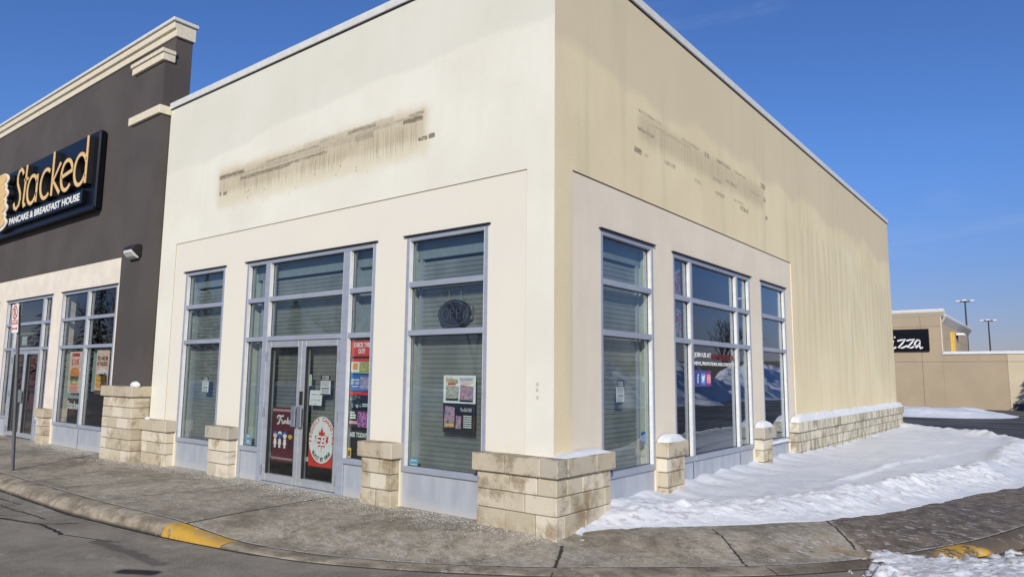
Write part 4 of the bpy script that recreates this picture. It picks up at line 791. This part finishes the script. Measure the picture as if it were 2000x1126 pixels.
for a in (-1.672, -1.19): ribbon(g, FA, [(a, 1.24), (a + .012, 1.1), (a - .0, 1.0), (a + .015, .935)], .008, d, d + .001)
g.build('border_flames', BRN, s)
# unlit OPEN sign hanging behind the glass
s = tag(G().poly(FA, ell(-1.56, 2.33, .26, .17, 40), -.165, -.125).build('open_sign', plain('unlit_sign_plastic', (.02, .02, .03), .35)), 'dark oval unlit OPEN sign hung in the window by the corner', 'sign')
g = G()
for pts in (arc(-1.70, 2.33, .055, .07, 0, 360, 20), [(-1.61, 2.27), (-1.61, 2.39), (-1.57, 2.395), (-1.545, 2.365), (-1.57, 2.335), (-1.61, 2.335)], [(-1.44, 2.39), (-1.51, 2.39), (-1.51, 2.27), (-1.44, 2.27)], [(-1.51, 2.335), (-1.45, 2.335)], [(-1.40, 2.27), (-1.40, 2.39), (-1.345, 2.27), (-1.345, 2.39)], arc(-1.56, 2.33, .235, .145, 0, 360, 44)):
    ribbon(g, FA, pts, .005, -.125, -.122)
g.build('dotted_tubing', plain('unlit_tube', (.15, .15, .16), .4), s)
g = G(); g.tube((-1.66, .145, 2.49), (-1.66, .145, 2.68), .003); g.tube((-1.46, .145, 2.49), (-1.46, .145, 2.68), .003); g.build('hanging_chain', STEEL, s)
g = G(); g.box(FA, -1.38, -1.30, -.20, -.155, 2.25, 2.42); g.build('power_box', plain('sign_box_grey', (.16, .15, .17)), s, .01)
# white lettering and app icons on the dark side window
L1 = text('window_lettering', 'JOIN US AT', FB, 3.72, 4.34, 1.875, 1.965, -.069, WHT, None, bold=.03); tag(L1, 'white first line of words on the wide dark side window', 'lettering')
L2 = text('red_window_lettering', 'GAMESTOP.CA', FB, 4.39, 5.29, 1.865, 1.955, -.069, plain('dark_red_vinyl', (.17, .01, .015)), None, bold=.03); tag(L2, 'dark red words to the right of the white ones on the wide dark side window', 'lettering')
L3 = text('window_lettering', 'NEWS, PROMOTIONS AND CONTESTS!', FB, 3.72, 5.29, 1.765, 1.83, -.069, WHT, None, bold=.025); tag(L3, 'white second line of words, above the app icons', 'lettering')
fill(FB, 3.71, 4.33, 1.46, 1.70, -.0712, plain('violet_vinyl', (.10, .07, .22)), None, 'icon_backing'); tag(bpy.data.objects['icon_backing'], 'violet patch behind the three app icons on the side window', 'decal')
def rr(cx, cz, w, h, r=.03): return arc(cx + w - r, cz + h - r, r, r, 0, 90, 5) + arc(cx - w + r, cz + h - r, r, r, 90, 180, 5) + arc(cx - w + r, cz - h + r, r, r, 180, 270, 5) + arc(cx + w - r, cz - h + r, r, r, 270, 360, 5)
for i, (a, mt, nm) in enumerate(((3.83, plain('icon_navy', (.03, .08, .3)), 'blue square icon with white letter f'), (4.03, plain('icon_sky', (.05, .30, .75)), 'sky blue square icon with white bird'), (4.23, plain('icon_magenta', (.55, .05, .16)), 'pink square icon with white camera outline'))):
    s = tag(G().poly(FB, rr(a, 1.575, .085, .085), -.0685, -.067).build('app_icon', mt), nm + ' on the wide dark side window', 'decal', 'app icons on the side window'); g = G(); q = (-.0665, -.065)
    if i == 0: ribbon(g, FB, [(a + .035, 1.635), (a + .012, 1.635), (a + .002, 1.61), (a + .002, 1.51)], .022, *q); ribbon(g, FB, [(a - .025, 1.59), (a + .03, 1.59)], .018, *q)
    elif i == 1:
        g.poly(FB, [(a - .06, 1.53), (a - .02, 1.525), (a + .03, 1.55), (a + .045, 1.60), (a + .06, 1.625), (a + .038, 1.625), (a + .015, 1.63), (a, 1.61), (a - .03, 1.61), (a - .055, 1.63), (a - .05, 1.59), (a - .05, 1.57), (a - .03, 1.55)], *q)
    else: ribbon(g, FB, rr(a, 1.575, .052, .052, .02) + [rr(a, 1.575, .052, .052, .02)[0]], .011, *q); ribbon(g, FB, arc(a, 1.575, .023, .023, 0, 360, 16), .010, *q); g.box(FB, a + .026, a + .036, q[0], q[1], 1.60, 1.61)
    g.build('white_symbol', WHT, s)

# ------------------------------------------------------------------ neighbouring restaurant
rest = thing('restaurant_building', 'charcoal stucco restaurant with cream cornice joined to the left of the corner shop', 'building', (-14, 0, 0))
WS = [(-13.42, -10.62), (-17.0, -13.98), (-20.3, -17.6), (-24.2, -20.9)]
XR = -8.885
g = G(); gridwall_geo(g, FA, -26, -10.35, 0, 3.87, [(a, b, -.2, HEAD) for a, b in WS], -.30, -.012); g.build('shopfront_wall', MCRM2, rest)
g = G(); gridwall_geo(g, FA, -26, XR, 0, 8.05, [(-27, -10.35, -.1, 3.87)], -.33, 0); g.box(FA, -26, XR, -18, -17.7, 0, 7); g.box(FA, XR - .3, XR, -17.7, -.331, 0, 6.9); g.build('charcoal_wall', MDK, rest)
g = G(); g.prism(FA, [(-.36, 8.02), (.03, 8.02), (.03, 8.16), (.075, 8.17), (.075, 8.30), (-.36, 8.30)], -26, XR + .05); g.build('cornice', MTRIM, rest, .006)
g = G(); g.box(FA, -26, XR + .09, -.39, .11, 8.302, 8.37); g.build('coping', MCOP, rest, .005)
g = G(); g.box(FA, -10.10, XR, .001, .18, 1.33, 7.48); g.build('pilaster', MDK2, rest)
g = G(); g.box(FA, -10.15, XR + .035, .001, .235, 7.48, 7.62); g.box(FA, -10.17, XR + .055, .001, .265, 7.621, 7.70); g.build('pilaster_cap', MTRIM, rest, .006)
g = G(); g.box(FA, -10.15, XR + .035, .002, .235, 6.43, 6.59); g.build('pilaster_band', MTRIM, rest, .006)
g = G(); g.box(FA, -26, -9.2, -17.6, -.34, 6.3, 6.4); g.build('roof', plain('roof_membrane_dark', (.2, .2, .2)), rest)
g = G(); g.box(FA, -26, -9.3, -8, -7.9, 0, 3.8); g.box(FA, -26, -9.3, -8, -.35, 3.8, 3.85); g.box(FA, -9.35, -9.3, -8, -.35, 0, 3.8); g.box(FA, -26, -25.9, -8, -.35, 0, 3.8); g.build('interior_room', MDARK, rest)
g = G(); g.box(FA, -26, -9.4, -7.9, -.35, -.05, .01); g.build('interior_floor', plain('wood_floor', (.12, .05, .025), .5), rest)
g = G()
for a in (-13.2, -12.2, -11.2): g.box(FA, a, a + .5, -1.6, -1.1, .72, .76); g.box(FA, a + .2, a + .3, -1.4, -1.3, 0, .72); g.box(FA, a, a + .8, -2.2, -2.1, .3, 1.0)
g.build('interior_tables', plain('tan_wood', (.32, .16, .07), .5), rest)
g = G(); g.box(FA, -20.5, -16.4, -1.2, -1.1, 2.6, 3.35); g.build('interior_bulkhead', plain('olive_bulkhead', (.30, .27, .12)), rest); g = G(); g.box(FA, -22.5, -17.4, -2.2, -2.1, .4, 2.6); g.build('interior_red_wall', plain('dark_red_paint', (.12, .012, .015)), rest)
text('interior_lettering', 'WE MAD', FA, -20.2, -18.6, 1.62, 1.80, -2.0, plain('wall_lettering', (.35, .3, .28)), rest)
pier(rest, FA, -10.10, -8.90, 6, .305, blk=.42); pier(rest, FA, -13.92, -13.48, 3, .125, blk=.3); pier(rest, FA, -17.5, -17.08, 3, .125, blk=.3); pier(rest, FA, -20.8, -20.4, 3, .125, blk=.3)
ws1 = window(rest, FA, *WS[0], mull=[(-12.07, -11.98)], mat_g=MGS); window(rest, FA, *WS[2], mull=[(-18.9, -18.81)], mat_g=MGS); window(rest, FA, *WS[3], mull=[(-22.6, -22.5)], mat_g=MGS)
window(rest, FA, *WS[1], mull=[(-16.42, -16.32), (-14.56, -14.46)], mat_g=MGS, skipz=(-16.32, -14.56))
g = G(); g.box(FA, -13.35, -12.08, -.20, -.19, 1.0, 2.07); g.box(FA, -11.97, -10.68, -.20, -.19, 1.17, 2.07); g.build('pale_film', TEAL, ws1)
door(rest, FA, -16.318, -15.444, -15.5, -16.32, mg=MGS); door(rest, FA, -15.436, -14.562, -15.38, -14.56, mg=MGS)
# posters of the restaurant
F = FA; d = -.086
s = sheet('burger_poster', F, -12.92, -12.27, 1.13, 2.01, d, SKN, 'peach poster of a burger hung in the left half of the restaurant window', 'poster', 'restaurant window posters', .01)
fill(F, -12.80, -12.40, 1.90, 1.97, d + .001, RED, s, 'red_band'); text('price_lettering', '$13.95', F, -12.80, -12.42, 1.70, 1.85, d + .001, RED, s, bold=.02)
G().poly(F, ell(-12.6, 1.55, .24, .13, 24)[0:13] + [(-12.84, 1.50), (-12.36, 1.50)], d, d + .003).build('bun_picture', ORG, s); G().poly(F, [(-12.84, 1.49), (-12.36, 1.49), (-12.40, 1.42), (-12.80, 1.42)], d, d + .003).build('patty_picture', BRN, s); G().poly(F, [(-12.86, 1.42), (-12.34, 1.42), (-12.45, 1.36), (-12.62, 1.39), (-12.75, 1.35)], d, d + .004).build('lettuce_picture', GRN, s)
G().poly(F, [(-12.82, 1.34), (-12.38, 1.34), (-12.44, 1.28), (-12.76, 1.28)], d, d + .003).build('lower_bun_picture', ORG, s); bars(F, [(-12.82, -12.38, 1.25 - k * .03, .012) for k in range(4)], d + .001, RED, s, 'small_print')
s = sheet('pancake_poster', F, -11.54, -10.95, 1.13, 2.02, d, SKN, 'peach poster of a pancake stack hung in the right half of the restaurant window', 'poster', 'restaurant window posters', .01)
text('lettering', 'YOU HAD ME\nAT STACKED', F, -11.50, -10.99, 1.70, 1.90, d + .001, BRN, s, bold=.03)
for k in range(6): G().poly(F, ell(-11.24 + .01 * (-1) ** k, 1.28 + k * .045, .25, .035, 24), d + .001 * k, d + .001 * k + .004).build('pancake_picture', ORG if k % 2 else YEL, s)
G().poly(F, [(-11.45, 1.53), (-11.43, 1.62), (-11.36, 1.58), (-11.3, 1.67), (-11.24, 1.60), (-11.16, 1.66), (-11.12, 1.58), (-11.04, 1.62), (-11.03, 1.54), (-11.2, 1.50)], d, d + .009).build('cream_topping_picture', WHT, s); fill(F, -11.54, -10.95, 1.13, 1.21, d + .001, BRN, s, 'brown_base')
fl = text('frosted_lettering', 'Stacked', F, -12.80, -12.15, .79, .96, -.069, plain('frosted_vinyl', (.35, .42, .38)), None, bold=.02); tag(fl, 'pale frosted word low on the left pane of the restaurant window', 'lettering')
s = sheet('notice', F, -15.95, -15.6, 2.2, 2.42, -.079, plain('pale_green_paper', (.32, .5, .42)), 'small pale green notice in the glass over the restaurant doors', 'notice'); bars(F, [(-15.92, -15.63, 2.38 - k * .04, .012) for k in range(4)], -.0775, WHT, s)
# the sign board
BA0, BA1, BZ0, BZ1 = -18.75, -11.64, 4.99, 6.71
g = G(); prof = []
g.box(FA, BA0, BA1, .02, .17, BZ0, BZ1); sg = g.build('restaurant_sign', NAVY, None, .03); tag(sg, 'navy sign board with raised amber name and pancake emblem on the charcoal wall', 'sign')
g = G(); g.box(FA, BA0 + .0, BA1, .17, .185, BZ0, BZ0 + .07); g.build('bottom_lip', NAVY, sg, .005)
ld0, ld1 = .172, .285; ret = G(); fac = G()
B0, XH, AH = 5.50, 6.24, 6.56
def letter(pts, w=.094, w2=None):
    pts = [(a - .11, z + .03) for a, z in pts]
    ribbon(ret, FA, pts, w, ld0, ld1, w2); ribbon(fac, FA, pts, w - .006, ld1 + .001, ld1 + .012, None if w2 is None else w2 - .006)
letter([(-15.60, 6.36), (-15.66, 6.46), (-15.78, 6.52), (-15.92, 6.47), (-15.99, 6.34), (-15.96, 6.18), (-15.84, 6.04), (-15.73, 5.90), (-15.70, 5.74), (-15.76, 5.60), (-15.90, 5.53), (-16.05, 5.57), (-16.13, 5.70)])
letter([(-15.38, 6.56), (-15.45, 5.62), (-15.40, 5.53), (-15.30, 5.56)]); letter([(-15.50, 6.20), (-15.24, 6.20)], .08)
letter(arc(-14.92, 5.87, .31, .34, 20, 340, 26)); letter([(-14.62, 6.20), (-14.62, 5.52)])
letter(arc(-14.05, 5.87, .33, .34, 50, 310, 24)); letter([(-13.66, 6.56), (-13.66, 5.52)]); letter([(-13.22, 6.22), (-13.60, 5.86), (-13.18, 5.52)], .10)
letter([(-13.13, 5.86), (-12.53, 5.93)] + arc(-12.83, 5.87, .31, .34, 12, 315, 26)[1:]); letter(arc(-12.10, 5.87, .31, .34, 25, 335, 26)); letter([(-11.79, 6.56), (-11.79, 5.52)])
ret.build('letter_returns', BLK, sg); fac.build('letter_faces', AMB, sg)
g = G(); g.box(FA, -16.60, -12.06, .172, .27, 5.15, 5.44); g.build('tagline_box', NAVY, sg, .006); text('tagline_lettering', 'PANCAKE & BREAKFAST HOUSE', FA, -16.50, -12.16, 5.21, 5.38, .271, WHT, sg, .006, .03)
g = G()
for k in range(7): g.poly(FA, ell(-17.25 + .06 * (-1) ** k, 5.30 + k * .19, .62 - .015 * k, .20, 30), .172 + .003 * k, .285 + .003 * k)
g.build('emblem_returns', BLK, sg); g = G()
for k in range(7): g.poly(FA, ell(-17.25 + .06 * (-1) ** k, 5.30 + k * .19, .615 - .015 * k, .195, 30), .286 + .003 * k, .309 + .003 * k)
g.build('emblem_border', WHT, sg); g = G()
for k in range(7): g.poly(FA, ell(-17.27 + .06 * (-1) ** k, 5.33 + k * .19, .56 - .015 * k, .145, 30), .30, .332 + .003 * k)
g.build('emblem_pancakes', AMB, sg)
# wall light
wl = thing('wall_light', 'black wedge wall light with clear lens on the charcoal pilaster', 'wall light', (-9.42, -.18, 3.8))
g = G(); g.prism(FA, [(.182, 3.74), (.182, 3.95), (.27, 3.96), (.36, 3.89), (.36, 3.86), (.20, 3.72)], -9.60, -9.24); g.build('housing', plain('black_casting', (.02, .018, .018), .5), wl, .006)
g = G(); g.prism(FA, [(.21, 3.715), (.362, 3.85), (.37, 3.80), (.31, 3.73), (.23, 3.695)], -9.59, -9.28); g.build('lens', plain('clear_prismatic_lens', (.62, .64, .62), .25, sc=60, nz=.3), wl, .004)
# no parking post
ps = thing('parking_sign', 'leaning thin steel post with red and white no parking fire route sign by the kerb', 'street sign', (-9.2, -1.95, 0))
b, tp = Vector((-9.2, -1.95, -.1)), Vector((-9.68, -1.93, 2.70))
g = G(); ax = (tp - b)
for dx, w in ((-.028, .012), (.028, .012)): g.tube(b + Vector((dx, 0, 0)), tp + Vector((dx, 0, 0)), w, w, 6)
g.box(FA, 0, 0, 0, 0, 0, 0); g.f = g.f[:-6]; g.r = g.r[:-6]
g.tube(b + Vector((0, .012, 0)), tp + Vector((0, .012, 0)), .024, .024, 6); g.build('post', plain('dark_steel_post', (.075, .08, .085), .5, .4), ps)
sh = lambda a, z: (a + (z - 2.45) * -.17, z)
def psheet(z0, z1, nm): 
    g = G(); g.poly(FA, [sh(-9.79, z0), sh(-9.50, z0), sh(-9.50, z1), sh(-9.79, z1)], 1.975, 1.982); return g.build(nm, WHT, ps, 0)
p1 = psheet(2.36, 2.70, 'regulation_plate'); p2 = psheet(2.22, 2.355, 'arrow_plate')
g = G(); ribbon(g, FA, [sh(*q) for q in arc(-9.645, 2.565, .105, .105, 0, 360, 28)], .026, 1.983, 1.985); ribbon(g, FA, [sh(-9.71, 2.64), sh(-9.58, 2.49)], .022, 1.984, 1.987); g.build('red_ring', RED, p1)
g = G(); ribbon(g, FA, [sh(-9.67, 2.50), sh(-9.67, 2.62), sh(-9.62, 2.62), sh(-9.615, 2.575), sh(-9.67, 2.565)], .02, 1.983, 1.984); g.build('letter_symbol', BLK, p1)
g = G(); g.poly(FA, [sh(-9.78, 2.365), sh(-9.51, 2.365), sh(-9.51, 2.435), sh(-9.78, 2.435)], 1.983, 1.984); g.build('red_band', RED, p1); text('band_lettering', 'FIRE ROUTE', FA, -9.765, -9.525, 2.38, 2.42, 1.985, WHT, p1, xf=sh, bold=.02)
g = G(); ribbon(g, FA, [sh(-9.74, 2.29), sh(-9.55, 2.29)], .022, 1.983, 1.985)
for s_ in (-1, 1): g.poly(FA, [sh(-9.645 + s_ * .125, 2.29), sh(-9.645 + s_ * .08, 2.32), sh(-9.645 + s_ * .08, 2.26)], 1.983, 1.985)
g.build('red_arrow', RED, p2)

# ------------------------------------------------------------------ buildings and lamps across the side road
pz = thing('pizza_shop', 'tan panelled pizza shop with white cornice and snow topped low wall across the road', 'building', (-4, 44, 0)); Y0 = 44; FP = FO(Y0)
TAN = gridwall('tan_panel_wall', (.40, .32, .225), (2.68, 4.85), (-2.76, -6, 1.6), 'x', .022); TAN2 = gridwall('tan_side_wall', (.36, .295, .215), (4.2,), (52,), 'y', .02)
TANC = gridwall('cream_panel_wall', (.56, .48, .34), (2.68,), (6, 10), 'x', .022)
g = G(); g.box(FP, -14, -1.66, -1.2, 0, -.2, 5.46); g.build('sign_wall', TAN, pz)
g = G(); g.box(FP, -1.655, 1.57, -9, -.02, -.2, 3.13); g.build('low_wall_tan', TAN, pz); g = G(); g.box(FP, 1.571, 7.5, -9, .0, -.2, 3.13); g.build('low_wall_cream', TANC, pz); g = G(); g.box(FP, 1.7, 7.5, .001, .05, -.2, .28); g.build('dark_base_course', plain('dark_base', (.06, .055, .05)), pz)
g = G(); g.box(FP, -1.70, 7.6, -9.1, .06, 3.131, 3.19); g.build('low_wall_coping', plain('white_coping', (.8, .8, .8)), pz); g = G(); g.box(FP, -1.65, 7.55, -9.0, .04, 3.191, 3.29); g.build('parapet_snow', MSNOW, pz, .03)
g = G(); g.prism(FP, [(-.4, 5.461), (.01, 5.461), (.22, 5.72), (.22, 5.80), (-.4, 5.80)], -14, -1.45); g.build('cornice', MTRIM, pz); g = G(); g.box(FP, -14, -1.44, -.42, .23, 5.801, 5.90); g.build('cornice_snow', MSNOW, pz, .02)
FE = lambda a, d, z: (-1.66 + d, a, z)
g = G(); g.box(FE, 45.2, 59, -4, -.01, 3.0, 5.05); g.build('rear_block_wall', TAN2, pz)
g = G(); g.prism(FE, [(-.3, 5.06), (.0, 5.06), (.24, 5.42), (.24, 5.5), (-.3, 5.5)], 44.6, 59.6); g.build('rear_cornice', plain('pale_grey_trim', (.42, .41, .38)), pz); g = G(); g.box(FE, 44.58, 59.65, -.3, .27, 5.501, 5.60); g.build('rear_cornice_snow', MSNOW, pz, .02)
g = G(); g.box(FE, 44.01, 44.1, .0, .04, 3.3, 5.46); g.build('corner_trim', MTRIM, pz)
g = G(); g.box(FE, 48.3, 48.55, .0, .12, 3.25, 4.72); g.box(FE, 48.9, 49.5, .0, .16, 3.25, 4.75); g.build('yellow_chase', plain('yellow_metal', (.65, .42, .08)), pz)
wl2 = thing('wall_light', 'small white wall light on the rear block of the pizza shop, beside the yellow chase', 'wall light', (-1.6, 51.5, 4.7)); g = G(); g.box(FE, 51.2, 52.3, .02, .5, 4.66, 4.80); g.build('lamp_head', WHT, wl2, .02); g = G(); g.box(FE, 51.6, 51.8, .0, .1, 4.45, 4.66); g.build('bracket', BLK, wl2)
ps_ = tag(G().box(FP, -6.6, -2.31, .002, .14, 3.33, 4.70).build('pizza_sign', plain('gloss_black_sign', (.008, .008, .009), .15)), 'black wall sign with white brush lettering on the tan pizza shop', 'sign')
g = G(); w = .098; q = (.141, .16); ps0 = ribbon; ribbon = lambda g, F, pts, w, *a: ps0(g, F, [(-4.40 + (x_ + 4.42) * .885, 3.50 + (z_ - 3.58) * 1.16) for x_, z_ in pts], w, *a)
ribbon(g, FP, [(-5.25, 3.50), (-4.90, 4.50)], .11, *q); ribbon(g, FP, [(-5.0, 4.45), (-4.6, 4.48), (-4.45, 4.25), (-4.75, 4.02), (-5.08, 3.98)], w, *q)
ribbon(g, FP, [(-4.28, 4.02), (-4.42, 3.62), (-4.30, 3.58), (-4.12, 3.68)], w, *q); ribbon(g, FP, [(-4.22, 4.18), (-4.14, 4.22)], .1, *q)
for o_ in (0, .56): ribbon(g, FP, [(-4.02 + o_, 4.0), (-3.80 + o_, 4.04), (-3.52 + o_, 4.08), (-3.70 + o_, 3.88), (-3.98 + o_, 3.64), (-3.74 + o_, 3.62), (-3.40 + o_, 3.74)], w, *q)
ribbon(g, FP, [(-2.62, 4.0), (-2.78, 4.03), (-2.93, 3.88), (-2.96, 3.70), (-2.86, 3.62), (-2.72, 3.76), (-2.62, 3.98), (-2.67, 3.70), (-2.60, 3.58), (-2.46, 3.64)], w, *q)
g.build('brush_lettering', WHT, ps_); ribbon = ps0
def carpark_lamp(x, y, h, label):
    l = thing('parking_lot_lamp', label, 'street lamp', (x, y, 0), 'tall car park lamps'); g = G(); g.tube((x, y, -.13), (x, y, h - .05), .11, .07, 10); g.build('pole', plain('dark_bronze', (.03, .025, .03), .5), l, smooth=False)
    g = G(); g.box(FA, x - .5, x + .5, -y - .05, -y + .05, h - .12, h - .02); g.box(FB, y - .5, y + .5, x - .05, x + .05, h - .1, h); g.build('cross_arm', plain('dark_bronze_arm', (.03, .025, .03), .5), l)
    for k, (dx, dy) in enumerate(((.66, 0), (-.66, 0), (0, .66), (0, -.66))): g = G(); g.box(FA, x + dx - .2, x + dx + .2, -(y + dy) - .2, -(y + dy) + .2, h - .09, h + .06); g.build('lamp_head', plain('lamp_head_grey', (.8, .8, .82), .4), l, .02)
carpark_lamp(-3.95, 84, 10.1, 'taller dark lamp pole with four heads above the pizza shop roof'); carpark_lamp(-2.8, 96, 8.75, 'lower lamp pole with four heads, right of the taller one'); carpark_lamp(14, 46, 7.5, 'lamp pole across the side road, seen mirrored in the last side window')

# ------------------------------------------------------------------ trees across the car park (mirrored in the glass)
BARK = plain('bark', (.09, .065, .05), .9); NEED = plain('conifer_needles', (.022, .04, .022), .8, nz=.5, sc=3)
def conifer(x, y, h, r, label, seed):
    rs = random.Random(seed); t = thing('conifer_tree', label, 'tree', (x, y, -.13), 'trees across the car park'); g = G(); g.tube((x, y, -.2), (x, y, h * .95), .22, .03, 8); g.build('trunk', BARK, t); vs, fs = [], []
    for k in range(int(900 * h / 8)):
        u = rs.random() ** .75; z = .6 + (h - .6) * (1 - u) ; rr_ = r * u * rs.uniform(.25, 1.08) * (1 + .18 * math.sin(z * 5)); a = rs.uniform(0, 2 * math.pi); c = Vector((x + rr_ * math.cos(a), y + rr_ * math.sin(a), z - .12 * rr_)); s = rs.uniform(.18, .5) * (.5 + .6 * u)
        dr = Vector((math.cos(a), math.sin(a), -.25)); sd_ = Vector((-math.sin(a), math.cos(a), rs.uniform(-.3, .3))); n = len(vs); vs += [c - sd_ * s * .5, c + dr * s, c + sd_ * s * .5, c - dr * s * .6 + Vector((0, 0, .1))]; fs.append((n, n + 1, n + 2, n + 3))
    mesh('crown', vs, fs, NEED, t)
def baretree(x, y, h, label, seed):
    rs = random.Random(seed); t = thing('bare_tree', label, 'tree', (x, y, -.13), 'trees across the car park'); g = G(); tw = G()
    def br(p, d, L, r, k):
        q = p + d * L; (g if k < 2 else tw).tube(p, q, r, r * .7, 5 if k < 2 else 3)
        if k >= 5: return
        for _ in range(3 if k < 4 else 2):
            nd = (d + Vector((rs.uniform(-1, 1), rs.uniform(-1, 1), rs.uniform(-.2, .7))) * .62).normalized(); br(q, nd, L * rs.uniform(.6, .82), r * .62, k + 1)
    br(Vector((x, y, -.2)), Vector((0, 0, 1)), h * .3, .18, 0); g.build('trunk', BARK, t); tw.build('twigs', BARK, t)
conifer(-54, -25, 10.3, 3.2, 'tall conifer mirrored in the narrow window left of the doors', 1); conifer(-41, -25, 7.2, 2.2, 'shorter conifer mirrored in the glass above the doors', 2)
conifer(-78, -26, 12, 3.8, 'broad conifer mirrored in the restaurant window', 3); conifer(-70, -30, 13, 4.2, 'second broad conifer mirrored in the restaurant window', 4); conifer(-86, -24, 11, 4, 'third broad conifer mirrored in the restaurant window', 8)
baretree(-34, -25, 7, 'bare tree mirrored above the right hand door', 5); baretree(-66, -22, 10, 'large bare tree mirrored in the restaurant window', 6)
for i_, (tx, ty, th_) in enumerate(((22, 62, 7), (27, 74, 9), (19, 86, 8), (33, 66, 8), (25, 98, 10))): baretree(tx, ty, th_, ['bare tree behind the tall snow bank, first from the road', 'bare tree behind the tall snow bank, second from the road', 'bare tree behind the tall snow bank, in the middle of the row', 'bare tree behind the tall snow bank, farthest to the east', 'bare tree behind the tall snow bank, farthest up the road'][i_], 20 + i_)
baretree(-23, -25, 8, 'bare tree mirrored in the window by the corner', 7)
conifer(-62, -40, 9, 3, 'conifer standing behind the others across the car park', 9)
ob = thing('distant_building', 'long low dark building beyond the side road, seen mirrored in the side windows', 'building', (40, 120, 0)); g = G(); g.box(FO(120), -8, 90, -20, 0, -.2, 4.5); g.build('wall', plain('dark_brick', (.07, .055, .05)), ob); g = G(); g.box(FO(120), 20, 34, 0, .6, 3.2, 4.6); g.build('red_fascia', plain('red_fascia_paint', (.4, .05, .03)), ob)
conifer(6.9, 37.5, 5.3, 1.7, 'unseen small conifer added to cast a shadow on the cream end of the low wall', 12)  # invented tree outside the view, added only for its shadow on the wall
# ------------------------------------------------------------------ de-icing salt along the foot of the walls
sv, sf = [], []; rs = random.Random(3)
def grain(x, y, z, s):
    n = len(sv); a = rs.uniform(0, 3); c, q = math.cos(a) * s, math.sin(a) * s
    sv.extend([(x + c, y + q, z), (x - q, y + c, z), (x - c, y - q, z), (x + q, y - c, z), (x, y, z + s * 1.1)]); sf.extend([(n, n + 1, n + 4), (n + 1, n + 2, n + 4), (n + 2, n + 3, n + 4), (n + 3, n, n + 4)])
for k in range(5200):
    x = rs.uniform(-14, .2); lim = -.14 if any(a < x < b for a, b in ((-8.84, -7.95), (-6.57, -5.98), (-2.86, -2.31), (-.93, .13))) else -.02
    if -10.1 < x < -8.88: lim = -.32
    dn = float(fbm(np.array(x * 1.3), np.array(2.), 3)); y = lim - abs(rs.gauss(0, .10 + .28 * dn)); 
    if y > -1.2: grain(x, y, .001, rs.uniform(.002, .0048))
for k in range(2500):
    x = rs.uniform(-8, 2); y = rs.uniform(-1.9, -.1); 
    if x < .2: grain(x, y, .001 if y > -1.1 or x < -3.4 else -.02, rs.uniform(.0015, .0032))
o = mesh('road_salt', sv, sf, plain('salt_grains', (.82, .80, .74), .7)); o['kind'] = 'stuff'; tag(o, 'white grains of de-icing salt scattered along the foot of the walls', 'salt')
